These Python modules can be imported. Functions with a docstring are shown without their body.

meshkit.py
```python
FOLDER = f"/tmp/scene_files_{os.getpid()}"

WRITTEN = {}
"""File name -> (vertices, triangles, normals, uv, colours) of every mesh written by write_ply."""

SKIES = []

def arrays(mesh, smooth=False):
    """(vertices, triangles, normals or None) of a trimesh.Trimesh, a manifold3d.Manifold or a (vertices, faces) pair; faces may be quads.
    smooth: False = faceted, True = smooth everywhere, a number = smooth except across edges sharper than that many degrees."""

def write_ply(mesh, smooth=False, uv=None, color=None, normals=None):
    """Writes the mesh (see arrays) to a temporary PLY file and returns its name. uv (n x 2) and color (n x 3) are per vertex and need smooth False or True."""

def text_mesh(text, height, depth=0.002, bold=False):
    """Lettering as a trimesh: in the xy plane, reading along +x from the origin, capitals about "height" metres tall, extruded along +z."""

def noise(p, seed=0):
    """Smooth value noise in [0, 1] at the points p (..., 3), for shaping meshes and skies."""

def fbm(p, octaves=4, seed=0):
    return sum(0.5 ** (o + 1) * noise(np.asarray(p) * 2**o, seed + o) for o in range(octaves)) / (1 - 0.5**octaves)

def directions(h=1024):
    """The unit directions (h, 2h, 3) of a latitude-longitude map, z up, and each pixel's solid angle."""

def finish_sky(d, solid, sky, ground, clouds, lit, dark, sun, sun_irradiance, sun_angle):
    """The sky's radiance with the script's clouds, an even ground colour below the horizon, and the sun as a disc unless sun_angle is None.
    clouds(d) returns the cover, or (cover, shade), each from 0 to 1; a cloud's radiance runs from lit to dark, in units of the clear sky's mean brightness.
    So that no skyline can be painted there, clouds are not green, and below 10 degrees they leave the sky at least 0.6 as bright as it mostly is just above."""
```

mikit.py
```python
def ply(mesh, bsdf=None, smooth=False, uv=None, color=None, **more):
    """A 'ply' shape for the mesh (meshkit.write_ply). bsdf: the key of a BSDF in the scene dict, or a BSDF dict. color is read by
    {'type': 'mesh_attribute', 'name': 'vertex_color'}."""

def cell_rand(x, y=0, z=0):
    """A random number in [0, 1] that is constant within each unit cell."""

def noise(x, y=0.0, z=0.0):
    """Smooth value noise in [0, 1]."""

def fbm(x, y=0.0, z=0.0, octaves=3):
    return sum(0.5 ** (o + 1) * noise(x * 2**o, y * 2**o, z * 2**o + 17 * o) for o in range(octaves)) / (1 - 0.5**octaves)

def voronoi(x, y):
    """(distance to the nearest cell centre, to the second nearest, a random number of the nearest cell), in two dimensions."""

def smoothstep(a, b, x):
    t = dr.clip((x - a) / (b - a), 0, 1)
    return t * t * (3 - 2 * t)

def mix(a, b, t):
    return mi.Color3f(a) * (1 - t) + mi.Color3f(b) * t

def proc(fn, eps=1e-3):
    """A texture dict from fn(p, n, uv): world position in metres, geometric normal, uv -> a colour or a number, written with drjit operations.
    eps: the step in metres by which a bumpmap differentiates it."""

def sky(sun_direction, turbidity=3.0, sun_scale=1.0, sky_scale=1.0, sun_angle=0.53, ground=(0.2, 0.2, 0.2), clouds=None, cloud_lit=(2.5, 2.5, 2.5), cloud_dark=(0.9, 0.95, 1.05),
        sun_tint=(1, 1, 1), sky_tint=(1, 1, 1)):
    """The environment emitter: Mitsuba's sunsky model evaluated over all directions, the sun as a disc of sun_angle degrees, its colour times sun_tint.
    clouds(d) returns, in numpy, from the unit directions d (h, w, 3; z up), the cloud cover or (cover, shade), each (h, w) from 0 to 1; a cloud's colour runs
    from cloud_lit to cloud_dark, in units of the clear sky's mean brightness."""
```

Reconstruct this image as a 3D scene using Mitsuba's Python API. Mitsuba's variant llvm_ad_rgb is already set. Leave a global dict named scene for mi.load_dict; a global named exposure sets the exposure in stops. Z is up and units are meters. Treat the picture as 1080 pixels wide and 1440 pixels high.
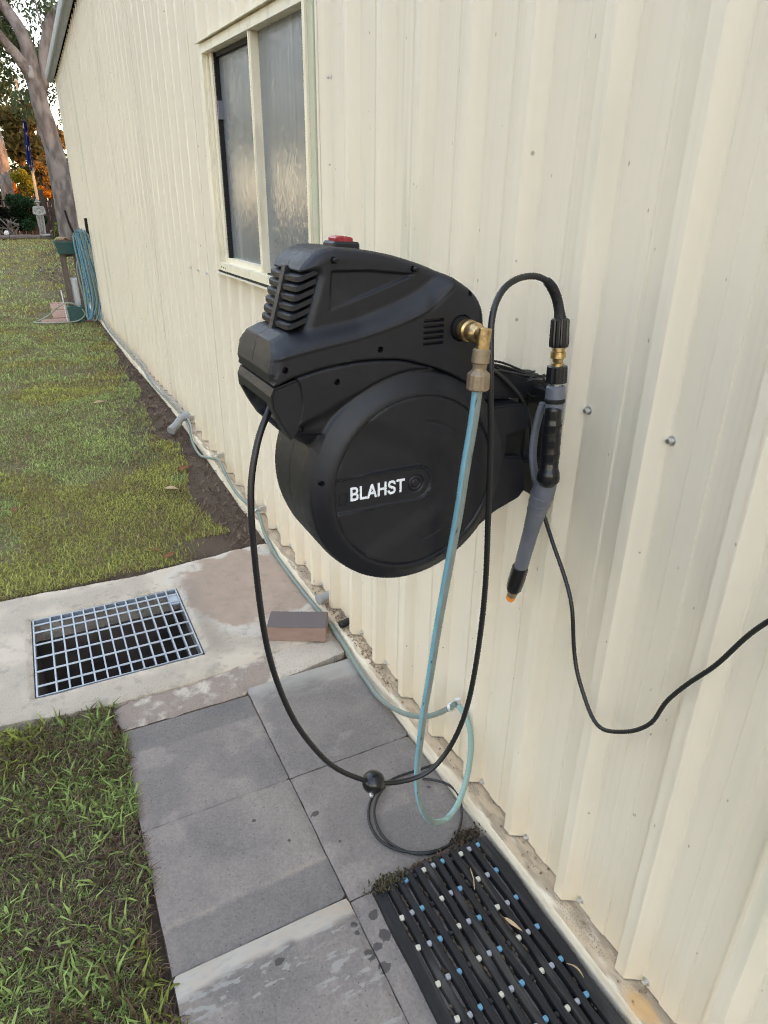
import math, random
import numpy as np, trimesh, shapely
import drjit as dr
import mitsuba as mi
import manifold3d as m3d
from scipy.spatial import Delaunay, cKDTree
import mikit, meshkit
from mikit import noise, fbm, voronoi, cell_rand, smoothstep, mix, proc

T = mi.ScalarTransform4f
V = np.array
rng = np.random.default_rng(7)
random.seed(7)
scene, labels = {}, {}

# ---------------------------------------------------------------- camera, sky, exposure
CAM = V([-0.8622, 0.0, 1.5233])
PITCH, YAW, ROLL = 0.4301, 0.4773, 0.0147
_f = V([math.sin(YAW) * math.cos(PITCH), math.cos(YAW) * math.cos(PITCH), -math.sin(PITCH)])
_r = V([math.cos(YAW), -math.sin(YAW), 0.0])
_u = np.cross(_r, _f)
_up = math.cos(ROLL) * _u - math.sin(ROLL) * _r
scene['camera'] = {'type': 'perspective', 'fov': math.degrees(2 * math.atan(720 / 936.756)), 'fov_axis': 'y', 'near_clip': 0.02, 'far_clip': 2000.0,
                   'to_world': T().look_at(origin=CAM.tolist(), target=(CAM + _f).tolist(), up=_up.tolist())}


def cloud_cover(d):
    c = meshkit.fbm(d * V([2.2, 2.2, 5.0]), 4, seed=3)
    return np.clip(0.30 + 1.2 * (c - 0.45), 0, 0.75), np.clip(1.3 * (c - 0.45), 0, 0.6)


scene['sky'] = mikit.sky([0.62, -0.78, 0.075], turbidity=3.5, sun_scale=0.42, sky_scale=1.0, sun_angle=1.5, clouds=cloud_cover,
                         cloud_lit=(1.75, 1.78, 1.95), cloud_dark=(1.2, 1.22, 1.35), sky_tint=(1.0, 1.0, 1.13), sun_tint=(1.0, 0.8, 0.55))
exposure = 5.76

# ---------------------------------------------------------------- helpers
_count = {}


def numbered(name):
    n = _count.get(name, 0)
    _count[name] = n + 1
    return name if n == 0 else f'{name}_{n:03d}'


def tag(key, label=None, cat=None, group=None, kind=None):
    d = labels.setdefault(key, {})
    for k, v in (('label', label), ('category', cat), ('group', group), ('kind', kind)):
        if v:
            d[k] = v
    return key


def thing(name, label, cat, group=None):
    return tag(numbered(name), label, cat, group)


def obj(name, mesh, bsdf, parent=None, smooth=False, **kw):
    key = numbered(f'{parent}__{name}' if parent else name)
    scene[key] = mikit.ply(mesh, bsdf, smooth, **kw)
    return key


def put(name, shape, parent):
    key = numbered(f'{parent}__{name}')
    scene[key] = shape
    return key


def TM(v, f):
    return trimesh.Trimesh(np.asarray(v, float), np.asarray(f, int), process=False)


def cat(ms):
    return trimesh.util.concatenate([m for m in ms if m is not None])


def from_m3(m):
    q = m.to_mesh()
    return TM(q.vert_properties[:, :3], q.tri_verts)


def box(lo, hi, bevel=0.0):
    lo, hi = V(lo, float), V(hi, float)
    if bevel <= 0:
        b = trimesh.creation.box(extents=hi - lo)
        b.apply_translation((lo + hi) / 2)
        return b
    pts = []
    for s in np.ndindex(2, 2, 2):
        c = np.where(V(s) == 1, hi, lo)
        for k in range(3):
            q = c + np.where(V(s) == 1, -bevel, bevel)
            q[k] = c[k]
            pts.append(q)
    return trimesh.convex.convex_hull(V(pts))


def prism8(a, b):
    """a closed solid between two quads a and b (4x3 each, same order)"""
    v = np.vstack([a, b])
    f = [[0, 1, 2], [0, 2, 3], [4, 6, 5], [4, 7, 6]]
    for i in range(4):
        j = (i + 1) % 4
        f += [[i, i + 4, j], [j, i + 4, j + 4]]
    m = TM(v, f)
    m.fix_normals()
    return m


def smooth_path(p, n):
    p = np.asarray(p, float)
    d = np.r_[0, np.cumsum(np.linalg.norm(np.diff(p, axis=0), axis=1) ** 0.6 + 1e-9)]
    from scipy.interpolate import CubicSpline
    cs = CubicSpline(d, p)
    q = cs(np.linspace(0, d[-1], n * 8))
    L = np.r_[0, np.cumsum(np.linalg.norm(np.diff(q, axis=0), axis=1))]
    s = np.linspace(0, L[-1], n)
    return np.stack([np.interp(s, L, q[:, k]) for k in range(3)], 1)


def relax(p, it):
    p = p.copy()
    for _ in range(it):
        p[1:-1] = 0.25 * p[:-2] + 0.5 * p[1:-1] + 0.25 * p[2:]
    return p


def tube(p, r, sides=12, caps=True, twist=0.0):
    p = np.asarray(p, float)
    n = len(p)
    r = np.broadcast_to(r, (n,)).astype(float)
    t = np.gradient(p, axis=0)
    t /= np.linalg.norm(t, axis=1, keepdims=True) + 1e-12
    a = np.cross(t[0], [0.3, 0.2, 0.95])
    if np.linalg.norm(a) < 0.1:
        a = np.cross(t[0], [1.0, 0, 0])
    A = []
    for i in range(n):
        a = a - t[i] * (a @ t[i])
        a /= np.linalg.norm(a) + 1e-12
        A.append(a.copy())
    A = V(A)
    B = np.cross(t, A)
    th = np.arange(sides) * 2 * np.pi / sides + twist
    v = p[:, None] + r[:, None, None] * (np.cos(th)[None, :, None] * A[:, None] + np.sin(th)[None, :, None] * B[:, None])
    i, j = np.meshgrid(np.arange(n - 1), np.arange(sides), indexing='ij')
    k = (j + 1) % sides
    f = np.vstack([np.stack([i * sides + j, i * sides + k, (i + 1) * sides + k], -1).reshape(-1, 3),
                   np.stack([i * sides + j, (i + 1) * sides + k, (i + 1) * sides + j], -1).reshape(-1, 3)])
    v = v.reshape(-1, 3)
    if caps:
        c0, c1 = len(v), len(v) + 1
        v = np.vstack([v, p[0], p[-1]])
        jj = np.arange(sides)
        kk = (jj + 1) % sides
        e = (n - 1) * sides
        f = np.vstack([f, np.stack([np.full(sides, c0), kk, jj], 1), np.stack([np.full(sides, c1), e + jj, e + kk], 1)])
    return TM(v, f)


def lathe(p0, p1, prof, sides=28, flutes=0, depth=0.0):
    """turned piece about the axis p0-p1; prof = (fraction along, radius) pairs; flutes modulate the radius"""
    p0, p1 = V(p0, float), V(p1, float)
    t = p1 - p0
    L = np.linalg.norm(t)
    t /= L
    a = np.cross(t, [1.0, 0, 0] if abs(t[0]) < 0.8 else [0, 1.0, 0])
    a /= np.linalg.norm(a)
    b = np.cross(t, a)
    if flutes:
        sides = flutes * 4
    th = np.arange(sides) * 2 * np.pi / sides
    mod = np.ones(sides)
    if flutes:
        mod = 1 - depth * (np.arange(sides) % 4 >= 2)
    rows = []
    for s, r in prof:
        rows.append(p0 + t * s * L + r * mod[:, None] * (np.cos(th)[:, None] * a + np.sin(th)[:, None] * b))
    v = np.vstack(rows)
    n = len(prof)
    i, j = np.meshgrid(np.arange(n - 1), np.arange(sides), indexing='ij')
    k = (j + 1) % sides
    f = np.vstack([np.stack([i * sides + j, i * sides + k, (i + 1) * sides + k], -1).reshape(-1, 3),
                   np.stack([i * sides + j, (i + 1) * sides + k, (i + 1) * sides + j], -1).reshape(-1, 3)])
    c0, c1 = len(v), len(v) + 1
    v = np.vstack([v, p0 + t * prof[0][0] * L, p0 + t * prof[-1][0] * L])
    jj = np.arange(sides)
    kk = (jj + 1) % sides
    e = (n - 1) * sides
    f = np.vstack([f, np.stack([np.full(sides, c0), kk, jj], 1), np.stack([np.full(sides, c1), e + jj, e + kk], 1)])
    return TM(v, f)


def cross(pts):
    p = [tuple(map(float, q)) for q in pts]
    if not shapely.Polygon(p).exterior.is_ccw:
        p = p[::-1]
    return m3d.CrossSection([p])


def bones(segs, edge=0.02, it=6):
    """one continuous body: hulls of spheres, smoothed. segs = [((p, r), (p, r)), ...]"""
    out = None
    for (p, r), (q, s) in segs:
        h = m3d.Manifold.batch_hull([m3d.Manifold.sphere(r, 20).translate(list(map(float, p))), m3d.Manifold.sphere(s, 20).translate(list(map(float, q)))])
        out = h if out is None else out + h
    m = from_m3(out.refine_to_length(edge))
    m.merge_vertices()
    trimesh.smoothing.filter_taubin(m, iterations=it)
    return m


def closed_smooth(pts, n_sub=6):
    """closed Catmull-Rom through 2-D points"""
    p = np.asarray(pts, float)
    out = []
    N = len(p)
    for i in range(N):
        a, b, c, d = p[i - 1], p[i], p[(i + 1) % N], p[(i + 2) % N]
        for t in np.arange(n_sub) / n_sub:
            out.append(0.5 * (2 * b + (c - a) * t + (2 * a - 5 * b + 4 * c - d) * t * t + (3 * b - a - 3 * c + d) * t ** 3))
    return V(out)


def resample(loop, step):
    p = np.vstack([loop, loop[:1]])
    L = np.r_[0, np.cumsum(np.linalg.norm(np.diff(p, axis=0), axis=1))]
    n = max(8, int(L[-1] / step))
    s = np.arange(n) / n * L[-1]
    return np.stack([np.interp(s, L, p[:, 0]), np.interp(s, L, p[:, 1])], 1)


def sheet(poly, step, hfun, back, extra=None, jitter=0.0):
    """A moulded plate over the 2-D polygon (shapely): hfun(p, d) gives the face height at points p at distance d from the edge,
    the rim goes straight back to height back. Returns (points2d, height, faces) with rim included."""
    loops = [resample(np.asarray(r.coords)[:-1], step) for r in [poly.exterior, *poly.interiors]]
    B = np.vstack(loops)
    x0, y0, x1, y1 = poly.bounds
    gx, gy = np.meshgrid(np.arange(x0, x1, step), np.arange(y0, y1, step * 0.87))
    gx[1::2] += step / 2
    G = np.stack([gx.ravel(), gy.ravel()], 1)
    if jitter:
        G += np.random.default_rng(1).uniform(-jitter, jitter, G.shape) * step
    tree = cKDTree(np.vstack([resample(np.asarray(r.coords)[:-1], step / 4) for r in [poly.exterior, *poly.interiors]]))
    G = G[shapely.contains_xy(poly, G[:, 0], G[:, 1])]
    G = G[tree.query(G)[0] > step * 0.6]
    if extra is not None and len(extra):
        extra = np.asarray(extra)
        G = G[cKDTree(extra).query(G)[0] > step * 0.55]
        G = np.vstack([G, extra])
    P = np.vstack([B, G])
    tri = Delaunay(P).simplices
    c = P[tri].mean(1)
    tri = tri[shapely.contains_xy(poly, c[:, 0], c[:, 1])]
    a, b, cc = P[tri[:, 0]], P[tri[:, 1]], P[tri[:, 2]]
    area = (b[:, 0] - a[:, 0]) * (cc[:, 1] - a[:, 1]) - (b[:, 1] - a[:, 1]) * (cc[:, 0] - a[:, 0])
    tri[area < 0] = tri[area < 0][:, ::-1]
    tri = tri[np.abs(area) > 1e-12]
    d = tree.query(P)[0]
    d[:len(B)] = 0
    h = hfun(P, d)
    faces = [tri]
    pts, hs = [P], [h]
    start, base = 0, len(P)
    for lp in loops:
        n = len(lp)
        i = np.arange(n)
        j = (i + 1) % n
        ccw = np.sum((lp[j, 0] - lp[i, 0]) * (lp[j, 1] + lp[i, 1])) < 0
        t, bo = start + i, base + i
        tn, bn = start + j, base + j
        q = np.vstack([np.stack([t, bo, bn], 1), np.stack([t, bn, tn], 1)])
        if not ccw:
            q = q
        faces.append(q)
        pts.append(lp)
        hs.append(np.full(n, back) if np.isscalar(back) else back(lp))
        start += n
        base += n
    return np.vstack(pts), np.concatenate(hs), np.vstack(faces)


def sheet_xz(poly, step, yfun, ymid, extra=None):
    """plate facing -y"""
    p, h, f = sheet(poly, step, yfun, ymid, extra)
    return TM(np.stack([p[:, 0], h, p[:, 1]], 1), f)


def sheet_xy(poly, step, zfun, zback, jitter=0.3):
    p, h, f = sheet(poly, step, zfun, zback, None, jitter)
    return TM(np.stack([p[:, 0], p[:, 1], h], 1), f)


def sstep(a, b, x):
    t = np.clip((x - a) / (b - a), 0, 1)
    return t * t * (3 - 2 * t)


def dist_poly(P, line):
    ls = shapely.LineString(line)
    return shapely.distance(shapely.points(P), ls)


def ring_pts(c, radii, n=14):
    out = []
    for r in radii:
        a = np.arange(n) / n * 2 * np.pi
        out.append(V(c) + r * np.stack([np.cos(a), np.sin(a)], 1))
    return np.vstack(out)


def bump_y(y):
    """the ground and slab edge rise a little some metres along the shed"""
    return 0.07 * np.exp(-((np.asarray(y, float) - 5.3) / 1.7) ** 2)


def ground_z(x, y):
    x, y = np.asarray(x, float), np.asarray(y, float)
    return bump_y(y) * np.exp(-np.clip(-x, 0, 9) * 0.25) + 0.53 * sstep(11.5, 22.5, y)


# ---------------------------------------------------------------- materials
def two(b):
    return {'type': 'twosided', 'bsdf': b}


def pr(col, rough=0.5, spec=0.5, metal=0.0, **kw):
    c = col if isinstance(col, dict) else {'type': 'rgb', 'value': list(col)}
    r = rough
    return {'type': 'principled', 'base_color': c, 'roughness': r, 'specular': spec, 'metallic': metal, **kw}


def bumped(b, fn, scale, eps=1e-3):
    return two({'type': 'bumpmap', 'arbitrary': proc(fn, eps), 'scale': scale, 'bsdf': b})


VC = {'type': 'mesh_attribute', 'name': 'vertex_color'}


def f_cream(p, n, uv):
    streak = 0.5 + 0.35 * (fbm(p.y * 26, p.z * 0.5, 3.0, 3) - 0.5)
    fine = fbm(p.y * 160, p.z * 1.6, 9.0, 2)
    patch = fbm(p.y * 1.7, p.z * 1.2, 5.0, 3)
    c = mix((0.675, 0.610, 0.490), (0.720, 0.655, 0.530), streak)
    c = mix(c, (0.60, 0.545, 0.44), 0.16 * smoothstep(0.52, 0.75, fine) + 0.25 * smoothstep(0.5, 0.75, patch))
    green = smoothstep(0.60, 0.75, fbm(p.y * 19, p.z * 0.8, 21.0, 3)) * smoothstep(0.5, 0.65, fbm(p.y * 3, p.z * 1.1, 4.0, 2))
    c = mix(c, (0.46, 0.47, 0.36), 0.5 * green)
    low = smoothstep(0.32, 0.04, p.z + 0.12 * (fbm(p.y * 14, p.z * 6, 1.0, 3) - 0.5))
    c = mix(c, (0.62, 0.49, 0.33), 0.42 * low)
    d1, d2, w = voronoi(p.y * 42, p.z * 20)
    speck = smoothstep(0.11, 0.05, d1 + 0.9 * w) * dr.select(w < 0.05, 1.0, 0.0)
    c = mix(c, (0.22, 0.18, 0.13), 0.7 * speck)
    return c


def f_cream_rough(p, n, uv):
    return 0.30 + 0.22 * fbm(p.y * 9, p.z * 2.2, 2.0, 3)


def f_wall_bump(p, n, uv):
    return 0.25 * fbm(p.y * 4, p.z * 0.8, 1.0, 2) + 0.02 * fbm(p.y * 90, p.z * 30, 1.0, 2)


scene['m_wall'] = bumped(pr(proc(f_cream), proc(f_cream_rough), 0.45), f_wall_bump, 0.0016, 2e-3)
scene['m_frame'] = two(pr(proc(lambda p, n, uv: mix((0.70, 0.645, 0.50), (0.58, 0.53, 0.41), smoothstep(0.45, 0.75, fbm(p.y * 30, p.z * 7, p.x * 30, 3)))), 0.38))
scene['m_frame_green'] = two(pr(proc(lambda p, n, uv: mix((0.50, 0.50, 0.37), (0.40, 0.41, 0.30), fbm(p.y * 40, p.z * 4, 2.0, 3))), 0.5))


def f_slab(p, n, uv):
    top = smoothstep(0.5, 0.8, n.z)
    g = fbm(p.x * 60, p.y * 22, 2.0, 4)
    c = mix((0.70, 0.63, 0.50), (0.60, 0.52, 0.40), smoothstep(0.4, 0.7, fbm(p.y * 9, p.x * 9, p.z * 30, 3)))
    dirt = mix((0.50, 0.40, 0.28), (0.36, 0.29, 0.21), smoothstep(0.35, 0.65, g))
    c = mix(c, dirt, top * smoothstep(0.30, 0.55, fbm(p.x * 40, p.y * 12, 8.0, 3) + 0.25 * smoothstep(-0.03, 0.02, p.x)))
    d1, d2, w = voronoi(p.x * 170, p.y * 170)
    c = mix(c, (0.13, 0.10, 0.08), top * 0.75 * smoothstep(0.32, 0.15, d1) * smoothstep(0.45, 0.7, fbm(p.x * 25, p.y * 9, 4.0, 3)))
    orange = smoothstep(0.05, 0.02, dr.sqrt(dr.square((p.x + 0.005) * 1.6) + dr.square(p.y - 0.475)) + 0.02 * (g - 0.5))
    return mix(c, (0.60, 0.36, 0.14), 0.7 * orange)


scene['m_slab'] = bumped(pr(proc(f_slab), 0.75, 0.3), lambda p, n, uv: fbm(p.x * 150, p.y * 150, p.z * 150, 3), 0.003)


def f_drain(p, n, uv):
    g = fbm(p.x * 7, p.y * 7, 1.0, 4)
    c = mix((0.56, 0.485, 0.39), (0.45, 0.39, 0.315), smoothstep(0.35, 0.7, g))
    e = dr.sqrt(dr.square((p.x + 0.24) / 0.30) + dr.square((p.y - 2.50) / 0.35)) + 0.55 * (fbm(p.x * 11, p.y * 11, 3.0, 4) - 0.5)
    pink = smoothstep(1.0, 0.86, e)
    c = mix(c, mix((0.33, 0.245, 0.19), (0.40, 0.30, 0.235), fbm(p.x * 30, p.y * 30, 2.0, 3)), 0.9 * pink)
    line = smoothstep(0.16, 0.0, dr.abs(e - 1.02))
    c = mix(c, (0.55, 0.51, 0.455), 0.6 * line)
    near = smoothstep(0.08, 0.0, dr.abs(p.x + 0.47)) * smoothstep(2.05, 2.15, p.y) * smoothstep(2.75, 2.6, p.y)
    c = mix(c, (0.27, 0.22, 0.18), 0.6 * near)
    d1, d2, w = voronoi(p.x * 130, p.y * 130)
    c = mix(c, (0.22, 0.18, 0.14), 0.5 * smoothstep(0.25, 0.1, d1) * smoothstep(0.45, 0.7, g))
    return mix(c, (0.24, 0.22, 0.18), 0.40 * smoothstep(0.54, 0.70, fbm(p.x * 34, p.y * 34, p.z * 34 + 7, 5)))


scene['m_drain'] = bumped(pr(proc(f_drain), 0.85, 0.25), lambda p, n, uv: fbm(p.x * 120, p.y * 120, p.z * 120, 4), 0.004)


def f_mortar(p, n, uv):
    g = fbm(p.x * 16, p.y * 16, 1.0, 4)
    c = mix((0.36, 0.285, 0.235), (0.26, 0.215, 0.185), g)
    c = mix(c, (0.54, 0.475, 0.395), smoothstep(0.42, 0.62, g + 0.55 * smoothstep(-0.50, -0.15, p.x) - 0.16))
    d1, d2, w = voronoi(p.x * 110, p.y * 110)
    return mix(c, (0.13, 0.11, 0.09), 0.55 * smoothstep(0.3, 0.12, d1) * w)


scene['m_mortar'] = bumped(pr(proc(f_mortar), 0.9, 0.2), lambda p, n, uv: fbm(p.x * 110, p.y * 110, 3.0, 4), 0.006)

SPOTS = [(-0.413, 1.255, 0.012), (-0.571, 1.307, 0.006), (-0.506, 1.205, 0.005), (-0.449, 0.92, 0.010), (-0.45, 0.901, 0.007), (-0.446, 0.841, 0.014), (-0.63, 0.918, 0.010),
         (-0.633, 0.976, 0.009), (-0.396, 0.923, 0.012), (-0.394, 0.871, 0.014), (-0.422, 0.854, 0.010), (-0.428, 0.807, 0.016), (-0.387, 1.144, 0.005), (-0.085, 1.195, 0.006)]


def f_paver(p, n, uv):
    g = fbm(p.x * 6, p.y * 6, 2.0, 4)
    c = mix((0.192, 0.170, 0.156), (0.250, 0.216, 0.194), smoothstep(0.3, 0.7, g))
    c = mix(c, (0.15, 0.139, 0.135), 0.6 * smoothstep(0.5, 0.75, fbm(p.x * 4.6, p.y * 5.5, 5.0, 4)))
    c = mix(c, (0.30, 0.26, 0.23), 0.5 * smoothstep(0.58, 0.75, fbm(p.x * 9, p.y * 11, 11.0, 5)))
    left = smoothstep(-0.430, -0.434, p.x)
    b1 = smoothstep(1.700, 1.712, p.y + 0.012 * (fbm(p.x * 12, p.y * 12, 1.0, 3) - 0.5))
    b2 = smoothstep(1.118, 1.100, p.y + 0.010 * (fbm(p.x * 12, p.y * 12, 5.0, 3) - 0.5) - 0.02 * (p.x + 0.6)) * smoothstep(0.99, 0.992, p.y)
    c = mix(c, (0.142, 0.132, 0.128), 0.55 * left * dr.maximum(b1, b2))
    line = smoothstep(0.014, 0.0, dr.abs(p.y - 1.112 - 0.02 * (p.x + 0.6) + 0.012 * (fbm(p.x * 20, p.y * 20, 5.0, 3) - 0.5)))
    c = mix(c, (0.34, 0.285, 0.235), 0.5 * left * line * smoothstep(0.35, 0.6, fbm(p.x * 14, p.y * 9, 2.0, 3)))
    edge_d = smoothstep(-0.80, -0.85, p.x + 0.05 * (fbm(p.x * 15, p.y * 15, 9.0, 3) - 0.5))
    c = mix(c, (0.24, 0.20, 0.175), 0.6 * edge_d)
    grain = fbm(p.x * 240, p.y * 240, 1.0, 2)
    c = c * (0.82 + 0.36 * grain)
    d1, d2, w = voronoi(p.x * 70, p.y * 70)
    c = mix(c, (0.40, 0.37, 0.33), 0.35 * smoothstep(0.10, 0.04, d1) * dr.select(w > 0.88, 1.0, 0.0))
    c = mix(c, (0.07, 0.06, 0.055), 0.6 * smoothstep(0.16, 0.08, d1) * dr.select(w < 0.12, 1.0, 0.0))
    wob = fbm(p.x * 75, p.y * 75, 6.0, 4)
    for x, y, r in SPOTS:
        q = dr.sqrt(dr.square(p.x - x) + dr.square(p.y - y)) * (0.35 + 1.3 * wob)
        c = mix(c, (0.062, 0.056, 0.054), 0.85 * smoothstep(r * 1.05, r * 0.8, q))
    # grout smeared over the joints by the wall and washed over the slab nearest the camera
    s1 = smoothstep(1.70, 1.84, p.y + 0.10 * (fbm(p.x * 14, p.y * 30, 2.0, 4) - 0.5) + 0.10 * (p.x + 0.2)) * smoothstep(-0.46, -0.40, p.x)
    c = mix(c, (0.40, 0.375, 0.335), 0.8 * s1)
    near = smoothstep(0.992, 0.99, p.y) * smoothstep(-0.430, -0.434, p.x)
    edge = smoothstep(0.935, 0.955, p.y - 0.02 * (p.x + 0.6) + 0.03 * (fbm(p.x * 20, p.y * 20, 1.0, 3) - 0.5))
    c = mix(c, mix((0.47, 0.45, 0.41), (0.44, 0.35, 0.26), fbm(p.x * 9, p.y * 20, 4.0, 3)), 0.9 * near * edge)
    flake = smoothstep(0.55, 0.66, fbm(p.x * 42, p.y * 120, 8.0, 4)) * smoothstep(0.42, 0.6, fbm(p.x * 6, p.y * 12, 2.0, 3))
    return mix(c, (0.36, 0.345, 0.32), 0.6 * near * flake)


scene['m_paver'] = bumped(pr(proc(f_paver), 0.8, 0.3), lambda p, n, uv: fbm(p.x * 190, p.y * 190, p.z * 190, 3), 0.0022)


def f_soil(p, n, uv):
    g = fbm(p.x * 9, p.y * 9, 1.0, 4)
    c = mix((0.058, 0.042, 0.032), (0.125, 0.093, 0.070), g)
    d1, d2, w = voronoi(p.x * 60, p.y * 60)
    c = mix(c, (0.16, 0.125, 0.095), 0.5 * smoothstep(0.35, 0.15, d1) * w)
    lawn = smoothstep(2.84, 2.95, p.y) * smoothstep(-0.30, -0.60, p.x + 0.14 * (fbm(p.x * 4, p.y * 4, 3.0, 3) - 0.5))
    th = mix((0.13, 0.125, 0.06), (0.18, 0.145, 0.085), fbm(p.x * 12, p.y * 12, 1.0, 3))
    return mix(c, th, 0.8 * lawn)


scene['m_soil'] = bumped(pr(proc(f_soil), 0.95, 0.1), lambda p, n, uv: fbm(p.x * 70, p.y * 70, 2.0, 4), 0.012)
scene['m_galv'] = two(pr(proc(lambda p, n, uv: mix((0.32, 0.36, 0.41), (0.48, 0.52, 0.57), fbm(p.x * 45, p.y * 45, p.z * 45, 3))), 0.45, 0.5, 0.45))


def f_plastic(p, n, uv):
    dust = smoothstep(0.55, 0.80, fbm(p.x * 16, p.y * 16, p.z * 16, 4)) * (0.3 + 0.7 * smoothstep(0.1, 0.8, n.z))
    c = mix((0.0036, 0.0043, 0.0080), (0.0058, 0.0066, 0.0112), fbm(p.x * 30, p.z * 30, p.y * 30, 2))
    return mix(c, (0.05, 0.05, 0.05), 0.16 * dust)


scene['m_plastic'] = bumped(pr(proc(f_plastic), proc(lambda p, n, uv: 0.42 + 0.16 * fbm(p.x * 22, p.y * 22, p.z * 22, 3)), 0.5),
                            lambda p, n, uv: noise(p.x * 900, p.y * 900, p.z * 900), 0.00012, 4e-4)
scene['m_black'] = two(pr((0.008, 0.008, 0.009), 0.6, 0.3))
scene['m_gloss'] = two(pr((0.010, 0.0105, 0.012), 0.22, 0.5))
scene['m_hose'] = two(pr((0.012, 0.0125, 0.014), 0.33, 0.5))
scene['m_rubber'] = bumped(pr(proc(lambda p, n, uv: mix((0.011, 0.011, 0.013), (0.050, 0.047, 0.045), smoothstep(0.45, 0.85, fbm(p.x * 40, p.y * 7, 3.0, 4)))), 0.6, 0.4),
                           lambda p, n, uv: fbm(p.x * 190, p.y * 26, p.z * 190, 3), 0.002)
scene['m_brass'] = two(pr(proc(lambda p, n, uv: mix((0.62, 0.44, 0.20), (0.36, 0.26, 0.14), smoothstep(0.4, 0.75, fbm(p.x * 130, p.y * 130, p.z * 130, 3)))), 0.34, 0.5, 0.95))
scene['m_brass_dull'] = two(pr(proc(lambda p, n, uv: mix((0.36, 0.275, 0.18), (0.24, 0.19, 0.13), fbm(p.x * 160, p.y * 160, p.z * 160, 3))), 0.5, 0.5, 0.6))
scene['m_steel'] = two(pr((0.6, 0.6, 0.6), 0.3, 0.5, 0.9))
scene['m_gun_grey'] = bumped(pr(proc(lambda p, n, uv: mix((0.105, 0.115, 0.140), (0.145, 0.155, 0.18), fbm(p.x * 60, p.y * 60, p.z * 25, 3))), 0.42, 0.45), lambda p, n, uv: noise(p.x * 700, p.y * 700, p.z * 700), 0.0002, 4e-4)
scene['m_red'] = two(pr((0.26, 0.012, 0.018), 0.25, 0.5, clearcoat=0.5))
scene['m_white'] = two(pr((0.78, 0.80, 0.84), 0.5))
scene['m_clip'] = two(pr((0.62, 0.62, 0.60), 0.5))
scene['m_orange'] = two(pr((0.75, 0.26, 0.03), 0.5))
scene['m_blue_cap'] = two(pr((0.11, 0.26, 0.38), 0.55))
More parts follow.
